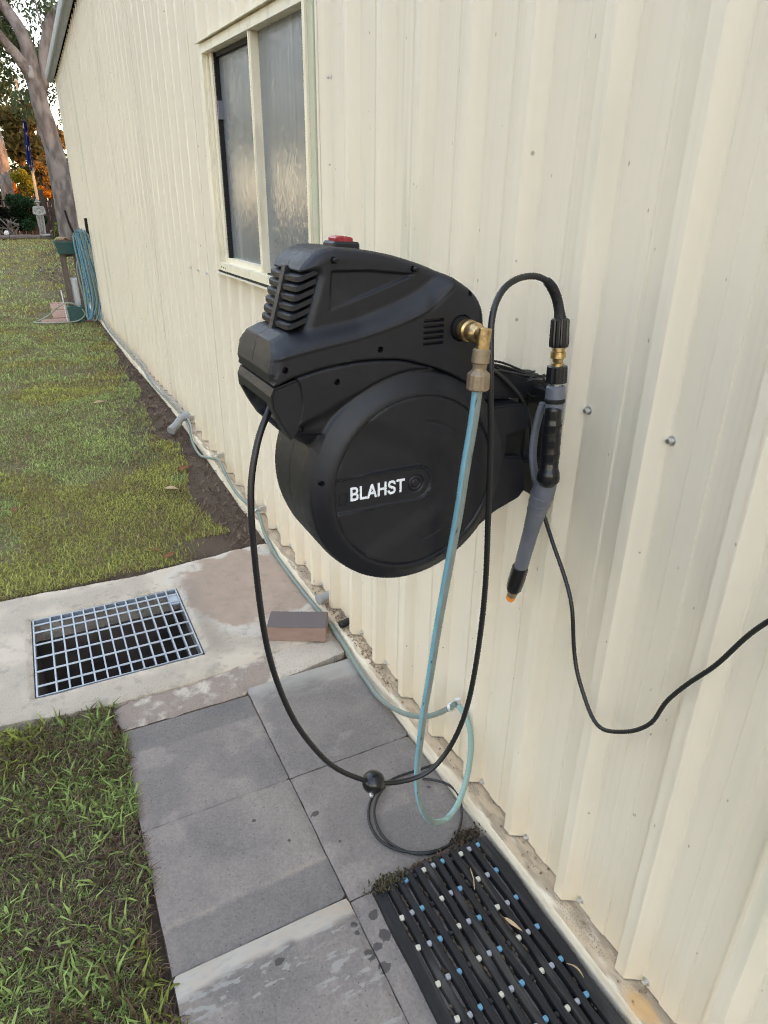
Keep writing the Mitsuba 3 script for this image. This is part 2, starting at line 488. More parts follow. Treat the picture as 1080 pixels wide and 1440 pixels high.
scene['m_grey_cap'] = two(pr((0.29, 0.30, 0.33), 0.6))
scene['m_cream_cap'] = two(pr((0.50, 0.485, 0.41), 0.6))
scene['m_vc'] = two(pr(VC, 0.45, 0.4))
scene['m_vc_matt'] = two(pr(VC, 0.9, 0.15))
scene['m_grass'] = {'type': 'principledthin', 'base_color': VC, 'roughness': 0.5, 'diff_trans': 0.7}
scene['m_bark'] = bumped(pr(proc(lambda p, n, uv: mix((0.125, 0.105, 0.095), (0.25, 0.22, 0.205), smoothstep(0.3, 0.7, fbm(p.x * 9, p.y * 9, p.z * 3.2, 4)))), 0.9, 0.15), lambda p, n, uv: fbm(p.x * 22, p.y * 22, p.z * 7, 4), 0.05, 4e-3)
scene['m_brick'] = bumped(pr(proc(lambda p, n, uv: mix(mix((0.33, 0.225, 0.180), (0.235, 0.16, 0.135), fbm(p.x * 22, p.y * 22, p.z * 60, 4)), (0.15, 0.125, 0.122), smoothstep(0.070, 0.076, p.z + 0.006 * (fbm(p.x * 30, p.y * 30, 3.0, 3) - 0.5)))), 0.85, 0.2),
                          lambda p, n, uv: fbm(p.x * 160, p.y * 160, p.z * 160, 3), 0.003)
scene['m_tile'] = two(pr(proc(lambda p, n, uv: mix((0.34, 0.20, 0.15), (0.24, 0.16, 0.125), fbm(p.x * 9, p.y * 9, 1.0, 4))), 0.85, 0.2))
scene['m_wood'] = bumped(pr(proc(lambda p, n, uv: mix((0.105, 0.080, 0.068), (0.19, 0.155, 0.135), fbm(p.x * 40, p.y * 40, p.z * 4, 4))), 0.85, 0.2), lambda p, n, uv: fbm(p.x * 90, p.y * 90, p.z * 6, 3), 0.006)
scene['m_log'] = two(pr(proc(lambda p, n, uv: mix((0.09, 0.075, 0.065), (0.20, 0.17, 0.15), fbm(p.x * 3, p.y * 12, p.z * 14, 4))), 0.9, 0.15))
scene['m_dark_wood'] = two(pr((0.055, 0.042, 0.036), 0.8, 0.2))
scene['m_green_tub'] = two(pr(proc(lambda p, n, uv: mix((0.012, 0.060, 0.058), (0.035, 0.095, 0.090), fbm(p.x * 30, p.y * 30, p.z * 30, 3))), 0.5))
scene['m_bucket'] = two(pr((0.62, 0.63, 0.64), 0.45))
scene['m_stone'] = bumped(pr(proc(lambda p, n, uv: mix((0.20, 0.20, 0.19), (0.36, 0.36, 0.34), fbm(p.x * 11, p.y * 11, p.z * 11, 4))), 0.9, 0.15), lambda p, n, uv: fbm(p.x * 40, p.y * 40, p.z * 40, 3), 0.01)
scene['m_rock'] = two(pr(proc(lambda p, n, uv: mix((0.24, 0.13, 0.075), (0.34, 0.22, 0.14), fbm(p.x * 9, p.y * 9, p.z * 9, 4))), 0.9, 0.15))
scene['m_pole'] = two(pr((0.58, 0.40, 0.24), 0.5))  # orange of the low sun is mixed into the pole colour
scene['m_flag'] = two(pr(proc(lambda p, n, uv: mix((0.014, 0.022, 0.11), (0.35, 0.33, 0.38), smoothstep(0.66, 0.72, fbm(p.x * 10, p.y * 10, p.z * 5, 2)))), 0.8, 0.1))
scene['m_pvc'] = two(pr((0.27, 0.28, 0.28), 0.5))


def f_pane(p, n, uv):
    s = fbm(p.y * 34, p.z * 1.4, 2.0, 3)
    c = mix((0.105, 0.118, 0.132), (0.15, 0.165, 0.178), s)
    return mix(c, (0.27, 0.29, 0.31), 0.35 * smoothstep(0.55, 0.75, fbm(p.y * 60, p.z * 2.2, 7.0, 3)) * smoothstep(0.4, 0.7, fbm(p.y * 4, p.z * 2, 1.0, 2)))


scene['m_pane'] = bumped(pr(proc(f_pane), proc(lambda p, n, uv: 0.12 + 0.14 * fbm(p.y * 24, p.z * 3, 1.0, 3)), 0.9, clearcoat=0.6, clearcoat_gloss=0.8),
                         lambda p, n, uv: fbm(p.y * 170, p.z * 40, 2.0, 3) + 0.4 * fbm(p.y * 18, p.z * 7, 4.0, 2), 0.0017)

# ---------------------------------------------------------------- the ground
def grid_sheet(xs, ys, zf, skip=None):
    X, Y = np.meshgrid(xs, ys)
    v = np.stack([X.ravel(), Y.ravel(), zf(X, Y).ravel()], 1)
    n = len(xs)
    i, j = np.meshgrid(np.arange(len(ys) - 1), np.arange(n - 1), indexing='ij')
    a = (i * n + j).ravel()
    if skip is not None:
        cx, cy = (X[:-1, :-1] + X[1:, 1:]).ravel() / 2, (Y[:-1, :-1] + Y[1:, 1:]).ravel() / 2
        a = a[~skip(cx, cy)]
    return TM(v, np.vstack([np.stack([a, a + 1, a + n + 1], 1), np.stack([a, a + n + 1, a + n], 1)]))


PIT = (-1.085, -0.515, 2.10, 2.62)
xs = np.unique(np.r_[-600, -250, -100, -50, np.linspace(-26, -6, 21), np.linspace(-6, 0.4, 129), PIT[0], PIT[1], 1, 3, 6, 12, 30, 60, 150, 600])
ys = np.unique(np.r_[-600, -200, -60, -20, -8, -3, np.linspace(-1, 6, 141), np.linspace(6, 26, 101), PIT[2], PIT[3], 30, 40, 60, 120, 300, 900])


def soil_z(X, Y):
    z = ground_z(X, Y) - 0.012 + 0.012 * (meshkit.fbm(np.stack([X * 5, Y * 5, 0 * X], -1), 3) - 0.5) * (np.abs(Y) < 40)
    under = ((X > -0.88) & (Y < 2.0)) | ((Y > 1.93) & (Y < 2.84)) | (X > 0.0)
    return np.where(under & (Y < 12), np.minimum(z, -0.035), z)


obj('ground', grid_sheet(xs, ys, soil_z, lambda x, y: (x > PIT[0]) & (x < PIT[1]) & (y > PIT[2]) & (y < PIT[3])), 'm_soil', smooth=True)
tag('ground', kind='structure')

# the slab the shed stands on, its edge showing below the sheets
yy = np.r_[np.r_[-12, -8, np.linspace(-4, 12.0, 330)]]
wob = 0.0035 * (meshkit.fbm(np.stack([yy * 7, 0 * yy, 0 * yy], -1), 3, 2) - 0.5)
prof = []
for y, w in zip(yy, wob):
    b = float(bump_y(y))
    prof.append([[-0.030 + w, y, -0.3], [-0.030 + w, y, b + 0.036 + w], [-0.0265 + w, y, b + 0.043 + w], [-0.020, y, b + 0.045], [0.01, y, b + 0.0455], [0.30, y, b + 0.046]])
prof = V(prof)
n, k = prof.shape[:2]
i, j = np.meshgrid(np.arange(n - 1), np.arange(k - 1), indexing='ij')
a = (i * k + j).ravel()
slab = TM(prof.reshape(-1, 3), np.vstack([np.stack([a, a + 1, a + k + 1], 1), np.stack([a, a + k + 1, a + k], 1)]))
obj('shed_slab', slab, 'm_slab', smooth=40)
tag('shed_slab', kind='structure')

# ---------------------------------------------------------------- the shed
shed = thing('shed', 'long cream ribbed metal shed wall with a sliding window', 'shed')
PITCH_R, Y_R = 0.1972, 0.5333
X_PAN, X_CREST = 0.030, 0.0
WY0, WY1, WZ0 = 2.155, 3.445, 1.235


def win_top(y):
    return 2.088 + 0.045 * (np.asarray(y) - WY0)


def wall_top(y):
    return 3.06 + 0.035 * (12.0 - np.asarray(y))


_pp = [(0.0, X_CREST), (0.0015, X_CREST - 0.0008), (0.0245, X_CREST - 0.0008), (0.026, X_CREST), (0.0440, X_PAN), (0.0470, X_PAN + 0.0008), (0.0500, X_PAN), (0.088, X_PAN), (0.0908, X_PAN - 0.0030), (0.1292, X_PAN - 0.0030), (0.132, X_PAN), (0.1730, X_PAN), (0.1760, X_PAN + 0.0008), (0.1790, X_PAN), (PITCH_R, X_CREST)]


def profile(y0, y1):
    pts = []
    for q in range(int((y0 - Y_R) / PITCH_R) - 2, int((y1 - Y_R) / PITCH_R) + 2):
        pts += [(Y_R + q * PITCH_R + s, x) for s, x in _pp[:-1]]
    p = V(pts)
    inside = p[(p[:, 0] > y0 + 1e-4) & (p[:, 0] < y1 - 1e-4)]
    return np.vstack([[y0, np.interp(y0, p[:, 0], p[:, 1])], inside, [y1, np.interp(y1, p[:, 0], p[:, 1])]])


def wall_piece(y0, y1, z0f, z1f, rows=5, off=0.0):
    p = profile(y0, y1)
    t = np.linspace(0, 1, rows)
    grid = []
    for s in t:
        z = z0f(p[:, 0]) * (1 - s) + z1f(p[:, 0]) * s
        oil = 0.0022 * (meshkit.fbm(np.stack([p[:, 0] * 1.5, z * 0.7, 0 * z], -1), 2, 5) - 0.5)
        grid.append(np.stack([p[:, 1] + oil + off, p[:, 0], z], 1))
    g = V(grid)
    r, c = g.shape[:2]
    i, j = np.meshgrid(np.arange(r - 1), np.arange(c - 1), indexing='ij')
    a = (i * c + j).ravel()
    front = TM(g.reshape(-1, 3), np.vstack([np.stack([a, a + c + 1, a + 1], 1), np.stack([a, a + c, a + c + 1], 1)]))
    return front


def bot(y):
    return 0.050 + bump_y(y)


SHEET_Y = [Y_R + 0.013 + PITCH_R * 4 * q for q in range(-15, 20)]
for y0, y1 in zip(SHEET_Y[:-1], SHEET_Y[1:]):
    if y0 > 11.9:
        break
    y1 = min(y1, 11.95)
    parts = []
    odd = -0.0013 * (SHEET_Y.index(y0) % 2)
    if odd:
        y0, y1 = y0 - 0.006, min(y1 + 0.006, 11.95)
    cuts = sorted({y0, y1, *[y for y in (WY0, WY1) if y0 < y < y1]})
    for a, b in zip(cuts[:-1], cuts[1:]):
        if WY0 - 1e-6 <= a and b <= WY1 + 1e-6:
            parts.append(wall_piece(a, b, bot, lambda y: WZ0 + 0 * y, 4, odd))
            parts.append(wall_piece(a, b, win_top, wall_top, 4, odd))
        else:
            parts.append(wall_piece(a, b, bot, wall_top, 9, odd))
    obj('wall_sheet', cat(parts), 'm_wall', shed, smooth=11)

# the other walls, the roof and the dark inside
core = [prism8([[0.06, 11.94, -0.3], [9.0, 11.94, -0.3], [9.0, 11.94, 3.6], [0.06, 11.94, 3.05]], [[0.06, 11.97, -0.3], [9.0, 11.97, -0.3], [9.0, 11.97, 3.6], [0.06, 11.97, 3.05]]),
        box([8.97, -11, -0.3], [9.0, 11.93, 3.2]), box([0.06, -11.03, -0.3], [9.0, -11.0, 3.2])]
obj('rear_walls', cat(core), 'm_wall', shed)
roof = prism8([[-0.05, -11.2, wall_top(-11.2) + 0.10], [9.2, -11.2, 4.3], [9.2, 12.1, 4.0], [-0.05, 12.1, wall_top(12.1) + 0.10]],
              [[-0.05, -11.2, wall_top(-11.2) + 0.115], [9.2, -11.2, 4.32], [9.2, 12.1, 4.02], [-0.05, 12.1, wall_top(12.1) + 0.115]])
obj('roof', roof, 'm_galv', shed)
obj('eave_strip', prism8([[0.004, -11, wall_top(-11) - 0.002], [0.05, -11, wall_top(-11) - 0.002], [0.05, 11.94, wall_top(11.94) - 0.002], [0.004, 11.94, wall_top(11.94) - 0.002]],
                         [[0.004, -11, wall_top(-11) + 0.09], [0.05, -11, wall_top(-11) + 0.09], [0.05, 11.94, wall_top(11.94) + 0.09], [0.004, 11.94, wall_top(11.94) + 0.09]]), 'm_black', shed)  # black strip in place of the shadow between gutter and sheet tops


def long_profile(prof2, y0, y1, ztop):
    """sweep an open (x, z) outline along the wall top"""
    ys_ = np.linspace(y0, y1, 12)
    g = V([[[x, y, float(ztop(y)) + z] for x, z in prof2] for y in ys_])
    r, c = g.shape[:2]
    i, j = np.meshgrid(np.arange(r - 1), np.arange(c - 1), indexing='ij')
    a = (i * c + j).ravel()
    return TM(g.reshape(-1, 3), np.vstack([np.stack([a, a + 1, a + c + 1], 1), np.stack([a, a + c + 1, a + c], 1)]))


gut = long_profile([(-0.010, 0.10), (-0.010, 0.012), (-0.014, 0.0), (-0.060, -0.004), (-0.085, 0.006), (-0.098, 0.03), (-0.102, 0.095), (-0.094, 0.10)], -11.1, 12.05, wall_top)
obj('gutter', gut, 'm_galv', shed, smooth=40)
tag(f'{shed}__gutter', 'grey metal gutter along the eave')
# hex-head screws
scr = lathe([0.03, 0, 0], [0.018, 0, 0], [(0, 0.0085), (0.25, 0.0085), (0.3, 0.0052), (0.9, 0.0050), (1.0, 0.0042)], 10)
scr_dict = mikit.ply(scr, 'm_steel', 40)
for q in range(-2, 14):
    y = Y_R + PITCH_R * q - 0.030
    z = 0.064 + float(bump_y(y)) + 0.006 * math.sin(q * 2.1)
    if q not in (4, 5, 8):
        put('screw', {**scr_dict, 'to_world': T().translate([0, y, z])}, shed)
for y, z in ((0.899, 1.183), (0.706, 1.183), (0.512, 1.183), (2.10, 1.86), (2.10, 1.20), (1.30, 1.184), (1.10, 1.184), (3.86, 1.18), (4.06, 1.18), (4.26, 1.18)):
    put('screw', {**scr_dict, 'to_world': T().translate([0, y, z])}, shed)

# the sliding window
win = f'{shed}__window'


def wbox(name, y0, y1, z0, z1, x0, x1, m='m_frame'):
    """a frame member; z0/z1 are heights or functions of y"""
    f0 = z0 if callable(z0) else (lambda y: z0)
    f1 = z1 if callable(z1) else (lambda y: z1)
    a = [[x0, y0, f0(y0)], [x0, y1, f0(y1)], [x0, y1, f1(y1)], [x0, y0, f1(y0)]]
    b = [[x1, y0, f0(y0)], [x1, y1, f0(y1)], [x1, y1, f1(y1)], [x1, y0, f1(y0)]]
    return obj(name, prism8(a, b), m, win)


FW = 0.034
top_in = lambda y: win_top(y) - FW
wbox('frame', WY0 + 0.03, WY1, top_in, win_top, -0.014, 0.07)
wbox('frame', WY0 + 0.03, WY1, WZ0, WZ0 + FW, -0.014, 0.07)
wbox('frame', WY1 - FW, WY1, WZ0 + FW, top_in, -0.014, 0.07)
wbox('frame', WY0 + 0.03, WY0 + 0.03 + FW * 0.6, WZ0 + FW, top_in, -0.014, 0.07)
wbox('reveal_trim', WY0 - 0.012, WY0 + 0.029, WZ0 - 0.01, lambda y: win_top(y) + 0.01, -0.006, 0.06, 'm_frame_green')
wbox('mid_rail', 2.738, 2.764, WZ0 + FW, top_in, -0.006, 0.036)
wbox('mid_rail', 2.747, 2.760, WZ0 + FW, top_in, -0.0085, -0.006)
wbox('sash', 3.352, 3.392, WZ0 + FW, top_in, 0.012, 0.052)
wbox('sash', 2.778, 3.352, WZ0 + FW, WZ0 + FW + 0.022, 0.018, 0.052)
wbox('sash', 3.396, WY1 - FW, WZ0 + FW, top_in, 0.002, 0.05)
wbox('gasket', 3.338, 3.352, WZ0 + FW + 0.022, top_in, 0.020, 0.046, 'm_black')
wbox('gasket', 2.778, 3.338, lambda y: top_in(y) - 0.018, top_in, 0.026, 0.046, 'm_black')
wbox('gasket', 2.194 + 0.012, 2.725, WZ0 + FW, WZ0 + FW + 0.006, 0.006, 0.026, 'm_black')
p1 = wbox('pane', 2.205, 2.740, WZ0 + FW, top_in, 0.024, 0.030, 'm_pane')
p2 = wbox('pane', 2.762, 3.340, WZ0 + FW, top_in, 0.040, 0.046, 'm_pane')
wbox('catch', 3.322, 3.338, 1.86, 1.93, 0.018, 0.040, 'm_gun_grey')
# head and sill flashings, lifted off the pans by the ribs
obj('head_flashing', prism8([[-0.030, WY0 - 0.02, win_top(WY0) + 0.004], [-0.030, WY1 + 0.03, win_top(WY1) + 0.004], [0.02, WY1 + 0.03, win_top(WY1) + 0.012], [0.02, WY0 - 0.02, win_top(WY0) + 0.012]],
                            [[-0.030, WY0 - 0.02, win_top(WY0) + 0.008], [-0.030, WY1 + 0.03, win_top(WY1) + 0.008], [0.02, WY1 + 0.03, win_top(WY1) + 0.016], [0.02, WY0 - 0.02, win_top(WY0) + 0.016]]), 'm_frame', win)
obj('sill_gap', box([-0.008, WY0, WZ0 - 0.012], [0.028, WY1 + 0.01, WZ0 - 0.001]), 'm_black', win)  # black bar painted for the shade under the window frame
obj('sill_flashing', box([-0.024, WY0 - 0.01, WZ0 - 0.016], [0.02, WY1 + 0.02, WZ0 - 0.0125]), 'm_frame', win)
for q in range(3):
    obj('weep_hole', lathe([-0.0145, 3.30 + 0.030 * q, WZ0 + 0.014], [-0.0155, 3.30 + 0.030 * q, WZ0 + 0.014], [(0, 0.004), (1, 0.004)], 8), 'm_black', win)
tag(f'{win}__pane', 'obscure glass of the nearer, fixed half'); tag(f'{win}__pane_001', 'obscure glass of the farther, sliding half')
obj('inner_lining', box([0.30, -10.9, 0.02], [0.32, 11.9, 3.0]), 'm_black', shed)  # black panel stands for the unlit inside of the shed

# ---------------------------------------------------------------- drain slab, mortar and pavers
def wobble(pts, amp, freq, seed, step=0.02):
    p = resample(V(pts), step)
    n1 = meshkit.fbm(np.c_[p * freq, np.zeros(len(p))], 3, seed) - 0.5
    n2 = meshkit.fbm(np.c_[p * freq, np.ones(len(p)) * 7], 3, seed + 5) - 0.5
    return p + amp * np.stack([n1, n2], 1)


hole = shapely.Polygon([(PIT[0], PIT[2]), (PIT[1], PIT[2]), (PIT[1], PIT[3]), (PIT[0], PIT[3])])
outer = [(-3.2, 1.99), (-1.6, 2.03), (-1.19, 2.018), (-0.83, 1.955), (-0.52, 1.967), (-0.33, 1.989), (-0.034, 2.005), (-0.034, 2.86), (-0.12, 2.865), (-0.632, 2.805), (-1.196, 2.83), (-1.8, 2.85), (-3.2, 2.88)]
dpoly = shapely.Polygon(wobble(outer, 0.022, 9, 1)).buffer(0).difference(hole)
dpoly = shapely.Polygon([c for c in dpoly.exterior.coords if True], [i.coords for i in dpoly.interiors])


def drain_z(p, d):
    return 0.012 - 0.010 * (1 - sstep(0, 0.014, d)) + 0.006 * (meshkit.fbm(np.c_[p * 14, 0 * p[:, 0]], 4, 3) - 0.5)


obj('drain_apron', sheet_xy(dpoly, 0.014, drain_z, -0.10), 'm_drain', smooth=50)
tag('drain_apron', kind='structure')

grate = thing('drain_grate', 'galvanised steel grid over the square drain pit', 'grate')
gx0, gx1, gy0, gy1 = PIT[0] + 0.006, PIT[1] - 0.006, PIT[2] + 0.006, PIT[3] - 0.006
GZ = 0.006
nb = 14
bar = mikit.ply(box([-0.0029, gy0 + 0.003, GZ - 0.025], [0.0029, gy1 - 0.003, GZ], 0.0006), 'm_galv')
for q in range(nb):
    x = gx0 + 0.022 + (gx1 - gx0 - 0.024) * q / (nb - 1) if q else gx0 + 0.002
    if q == nb - 1:
        x = gx1 - 0.002
    put('bearing_bar', {**bar, 'to_world': T().translate([x, 0, 0])}, grate)
rod = mikit.ply(lathe([gx0, 0, GZ - 0.001], [gx1, 0, GZ - 0.001], [(0, 0.0040), (1, 0.0040)], 8), 'm_galv', 40)
for y in (gy0 + 0.058, gy0 + 0.146, gy0 + 0.234, gy0 + 0.322, gy0 + 0.410, gy0 + 0.465):
    put('cross_rod', {**rod, 'to_world': T().translate([0, y, 0])}, grate)
for y in (gy0, gy1 - 0.004):
    obj('end_bar', box([gx0, y, GZ - 0.024], [gx1, y + 0.004, GZ - 0.0005], 0.0006), 'm_galv', grate)
obj('maker_plate', box([gx1 - 0.043, gy1 - 0.115, GZ - 0.012], [gx1 - 0.006, gy1 - 0.045, GZ - 0.003], 0.001), 'm_galv', grate)
# the pit under it
w = 0.06
pit = [box([PIT[0] - w, PIT[2] - w, -0.62], [PIT[1] + w, PIT[2], -0.101]), box([PIT[0] - w, PIT[3], -0.62], [PIT[1] + w, PIT[3] + w, -0.101]),
       box([PIT[0] - w, PIT[2], -0.62], [PIT[0], PIT[3], -0.101]), box([PIT[1], PIT[2], -0.62], [PIT[1] + w, PIT[3], -0.101]), box([PIT[0] - w, PIT[2] - w, -0.66], [PIT[1] + w, PIT[3] + w, -0.62])]
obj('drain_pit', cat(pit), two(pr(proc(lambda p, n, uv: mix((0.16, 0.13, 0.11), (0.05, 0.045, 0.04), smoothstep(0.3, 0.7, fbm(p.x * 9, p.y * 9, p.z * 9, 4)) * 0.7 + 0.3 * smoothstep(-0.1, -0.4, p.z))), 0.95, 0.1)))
tag('drain_pit', kind='structure')
obj('drain_pipe', tube([[-1.10, 2.26, -0.36], [-0.75, 2.24, -0.37], [-0.50, 2.23, -0.38]], 0.055, 20), 'm_gloss', smooth=40)
tag('drain_pipe', 'black plastic pipe crossing the pit under the steel grid', 'pipe')
rub = []
for q in range(46):
    r = rng.uniform(0.008, 0.022)
    s = trimesh.creation.icosphere(1, r)
    s.vertices *= rng.uniform(0.7, 1.2, s.vertices.shape)
    s.apply_translation([rng.uniform(PIT[0] + .02, PIT[1] - .02), rng.uniform(PIT[2] + .02, PIT[3] - .02), -0.615])
    rub.append(s)
obj('pit_rubble', cat(rub), 'm_mortar', smooth=True)
tag('pit_rubble', 'loose stones and grit on the floor of the drain pit', 'rubble', kind='stuff')

mpoly = shapely.Polygon(wobble([(-0.845, 1.825), (-0.44, 1.828), (-0.43, 1.842), (-0.22, 1.86), (-0.034, 1.90), (-0.034, 2.03), (-0.33, 2.02), (-0.52, 1.995), (-0.80, 1.985), (-0.87, 1.93)], 0.020, 11, 8)).buffer(0)
obj('mortar_strip', sheet_xy(mpoly, 0.012, lambda p, d: 0.003 - 0.010 * (1 - sstep(0, 0.02, d)) + 0.010 * (meshkit.fbm(np.c_[p * 22, 0 * p[:, 0]], 4, 6) - 0.5) - 0.007 * sstep(-0.4, -0.6, p[:, 0]), -0.06), 'm_mortar', smooth=50)
tag('mortar_strip', kind='structure')

pav = 'path'
base = box([-0.85, -0.7, -0.06], [-0.034, 1.83, -0.0105])
obj('path', base, 'm_soil')
tag('path', kind='structure')


def paver(x0, x1, y0, y1, dz, tilt, seed):
    pl = shapely.Polygon(wobble([(x0, y0), (x1, y0), (x1, y1), (x0, y1)], 0.0035, 30, seed, 0.008)).buffer(0)
    return sheet_xy(pl, 0.016, lambda p, d: dz + tilt[0] * (p[:, 0] - x0) + tilt[1] * (p[:, 1] - y0) - 0.0045 * (1 - sstep(0, 0.006, d)) ** 2 + 0.0012 * (meshkit.fbm(np.c_[p * 18, 0 * p[:, 0]], 3, seed) - 0.5), -0.032)


sd = 20
for (x0, x1), rows in (((-0.848, -0.4348), [(-0.25, 0.162), (0.166, 0.578), (0.582, 0.9920), (0.9955, 1.4045), (1.408, 1.8185)]), ((-0.4313, -0.0365), [(-0.25, 0.160), (0.164, 0.570), (0.574, 0.9800), (0.984, 1.4045), (1.408, 1.85)])):
    for y0, y1 in rows:
        sd += 1
        first = (x0 < -0.5 and 0.5 < y0 < 0.7)
        obj('paver', paver(x0, x1, y0, y1, 0.004 if first else rng.uniform(-0.002, 0.001), rng.uniform(-0.003, 0.003, 2), sd), 'm_paver', pav, smooth=50)

# the loose brick
bc = V([[-0.264, 2.076], [-0.106, 1.964]])
d = bc[1] - bc[0]
L = np.linalg.norm(d)
ang = math.degrees(math.atan2(d[1], d[0]))
bm = box([0, 0, 0.008], [0.225, 0.105, 0.078], 0.0035)
bm = bm.subdivide().subdivide().subdivide()
bm.vertices += 0.0018 * (meshkit.fbm(bm.vertices * 40, 3, 2)[:, None] - 0.5)
bm.apply_transform(trimesh.transformations.rotation_matrix(math.radians(ang + 8), [0, 0, 1]))
bm.apply_translation([-0.286, 2.066, 0.002])
obj('paving_brick', bm, 'm_brick', smooth=50)
tag('paving_brick', 'loose brown brick with a dark grey face lying on the concrete', 'brick')

# pipe ends at the slab edge
pvc = lathe([0.02, 2.165, 0.085], [-0.045, 2.15, 0.080], [(0, 0.017), (0.75, 0.017), (0.8, 0.021), (0.98, 0.021), (1.0, 0.014)], 18)
obj('pipe_stub', pvc, 'm_pvc', smooth=40)
tag('pipe_stub', 'short grey pipe end poking out under the wall near the brick', 'pipe')
obj('pipe_stub', lathe([0.02, 1.985, 0.062], [-0.022, 1.98, 0.058], [(0, 0.014), (0.9, 0.016), (1, 0.012)], 16), 'm_gloss', smooth=40)
_count['pipe_stub'] = 2
tag('pipe_stub_001', 'small black plug lying on the slab ledge just past the brick', 'plug')
obj('downpipe_shoe', tube([[0.02, 4.70, 0.17], [-0.06, 4.68, 0.15], [-0.10, 4.66, 0.11], [-0.15, 4.62, 0.085]], [0.026, 0.027, 0.028, 0.031], 18), 'm_pvc', smooth=50)
tag('downpipe_shoe', 'grey pipe end lying out from the wall onto the soil strip', 'pipe')

# hose and cable paths in metres
BLUE = [[-0.296,0.8,1.282],[-0.297,0.801,1.25],[-0.299,0.804,1.205],[-0.302,0.808,1.163],[-0.302,0.815,1.1],[-0.302,0.826,1.032],[-0.3,0.85,0.908],[-0.293,0.878,0.798],[-0.281,0.912,0.67],[-0.271,0.943,0.561],[-0.261,0.97,0.445],[-0.253,0.99,0.338],[-0.245,1.0,0.269],[-0.232,1.008,0.208],[-0.206,1.018,0.131],[-0.166,1.028,0.072],[-0.122,1.038,0.054],[-0.082,1.05,0.08],[-0.045,1.076,0.114],[-0.028,1.088,0.172],[-0.018,1.102,0.218],[-0.016,1.117,0.262],[-0.018,1.141,0.29],[-0.022,1.168,0.297]]
BASE = [[-0.022,1.184,0.289],[-0.028,1.215,0.248],[-0.04,1.297,0.161],[-0.05,1.362,0.116],[-0.055,1.443,0.073],[-0.055,1.541,0.035],[-0.05,1.658,0.008],[-0.047,1.752,0.012],[-0.045,1.849,0.027],[-0.042,1.989,0.036],[-0.04,2.14,0.027],[-0.04,2.345,0.012],[-0.04,2.575,0.006],[-0.04,2.755,0.031],[-0.038,2.887,0.067],[-0.02,3.018,0.106],[-0.035,3.17,0.099],[-0.04,3.459,0.093],[-0.035,3.665,0.137],[-0.02,3.848,0.113],[-0.06,4.066,0.066],[-0.06,4.335,0.053],[-0.04,4.526,0.119],[-0.03,4.658,0.132],[-0.04,4.976,0.138],[-0.04,5.471,0.116],[-0.04,6.088,0.094],[-0.03,6.81,0.121],[-0.04,7.364,0.108],[-0.04,8.553,0.073],[-0.05,9.301,0.085],[-0.05,9.894,0.181]]
BLACK = [[-0.561,0.955,1.251],[-0.568,0.95,1.24],[-0.579,0.945,1.227],[-0.591,0.94,1.204],[-0.6,0.935,1.179],[-0.609,0.93,1.147],[-0.614,0.925,1.115],[-0.617,0.92,1.069],[-0.617,0.918,1.02],[-0.616,0.915,0.956],[-0.613,0.912,0.888],[-0.604,0.91,0.807],[-0.586,0.907,0.725],[-0.566,0.905,0.662],[-0.538,0.903,0.601],[-0.512,0.9,0.555],[-0.482,0.9,0.516],[-0.447,0.9,0.482],[-0.412,0.9,0.454],[-0.374,0.9,0.434],[-0.34,0.895,0.429],[-0.312,0.89,0.431],[-0.286,0.885,0.442],[-0.259,0.88,0.472],[-0.237,0.873,0.521],[-0.222,0.865,0.588],[-0.215,0.858,0.668],[-0.214,0.85,0.767],[-0.215,0.845,0.858],[-0.219,0.842,0.943],[-0.225,0.84,1.023],[-0.23,0.84,1.116],[-0.234,0.843,1.202],[-0.238,0.846,1.26],[-0.239,0.852,1.315],[-0.238,0.858,1.346],[-0.233,0.865,1.372],[-0.222,0.872,1.395],[-0.204,0.88,1.411],[-0.185,0.886,1.42],[-0.16,0.892,1.425],[-0.136,0.896,1.426],[-0.116,0.897,1.423],[-0.1,0.897,1.414],[-0.085,0.897,1.397],[-0.074,0.897,1.374],[-0.069,0.896,1.353]]
CABT = [[-0.162,0.95,1.266],[-0.144,0.945,1.253],[-0.123,0.94,1.234],[-0.103,0.935,1.212],[-0.088,0.932,1.185],[-0.077,0.932,1.149],[-0.07,0.932,1.099],[-0.059,0.93,1.055],[-0.045,0.925,1.01]]
CABL = [[-0.022,0.928,0.966],[-0.022,0.896,0.924],[-0.022,0.858,0.879],[-0.022,0.831,0.842],[-0.022,0.814,0.806],[-0.022,0.803,0.762],[-0.022,0.791,0.719],[-0.022,0.773,0.679],[-0.022,0.748,0.645],[-0.022,0.726,0.62],[-0.022,0.704,0.608],[-0.022,0.682,0.613],[-0.022,0.653,0.634],[-0.022,0.628,0.656],[-0.022,0.607,0.681],[-0.022,0.59,0.709],[-0.022,0.583,0.731],[-0.022,0.575,0.761],[-0.022,0.558,0.799],[-0.022,0.536,0.839],[-0.022,0.512,0.879],[-0.022,0.494,0.916],[-0.022,0.477,0.955],[-0.022,0.462,0.984],[-0.022,0.447,1.008],[-0.022,0.413,1.052]]
CORDA = [[0.023,1.252,0.006],[-0.005,1.254,0.006],[-0.042,1.257,0.006],[-0.091,1.26,0.006],[-0.132,1.263,0.006],[-0.17,1.262,0.006],[-0.212,1.249,0.006],[-0.248,1.231,0.006],[-0.278,1.196,0.006],[-0.293,1.162,0.006],[-0.298,1.123,0.006],[-0.29,1.084,0.006],[-0.269,1.052,0.006],[-0.239,1.027,0.006],[-0.201,1.008,0.006],[-0.166,1.001,0.006],[-0.135,1.001,0.006],[-0.111,1.008,0.006]]
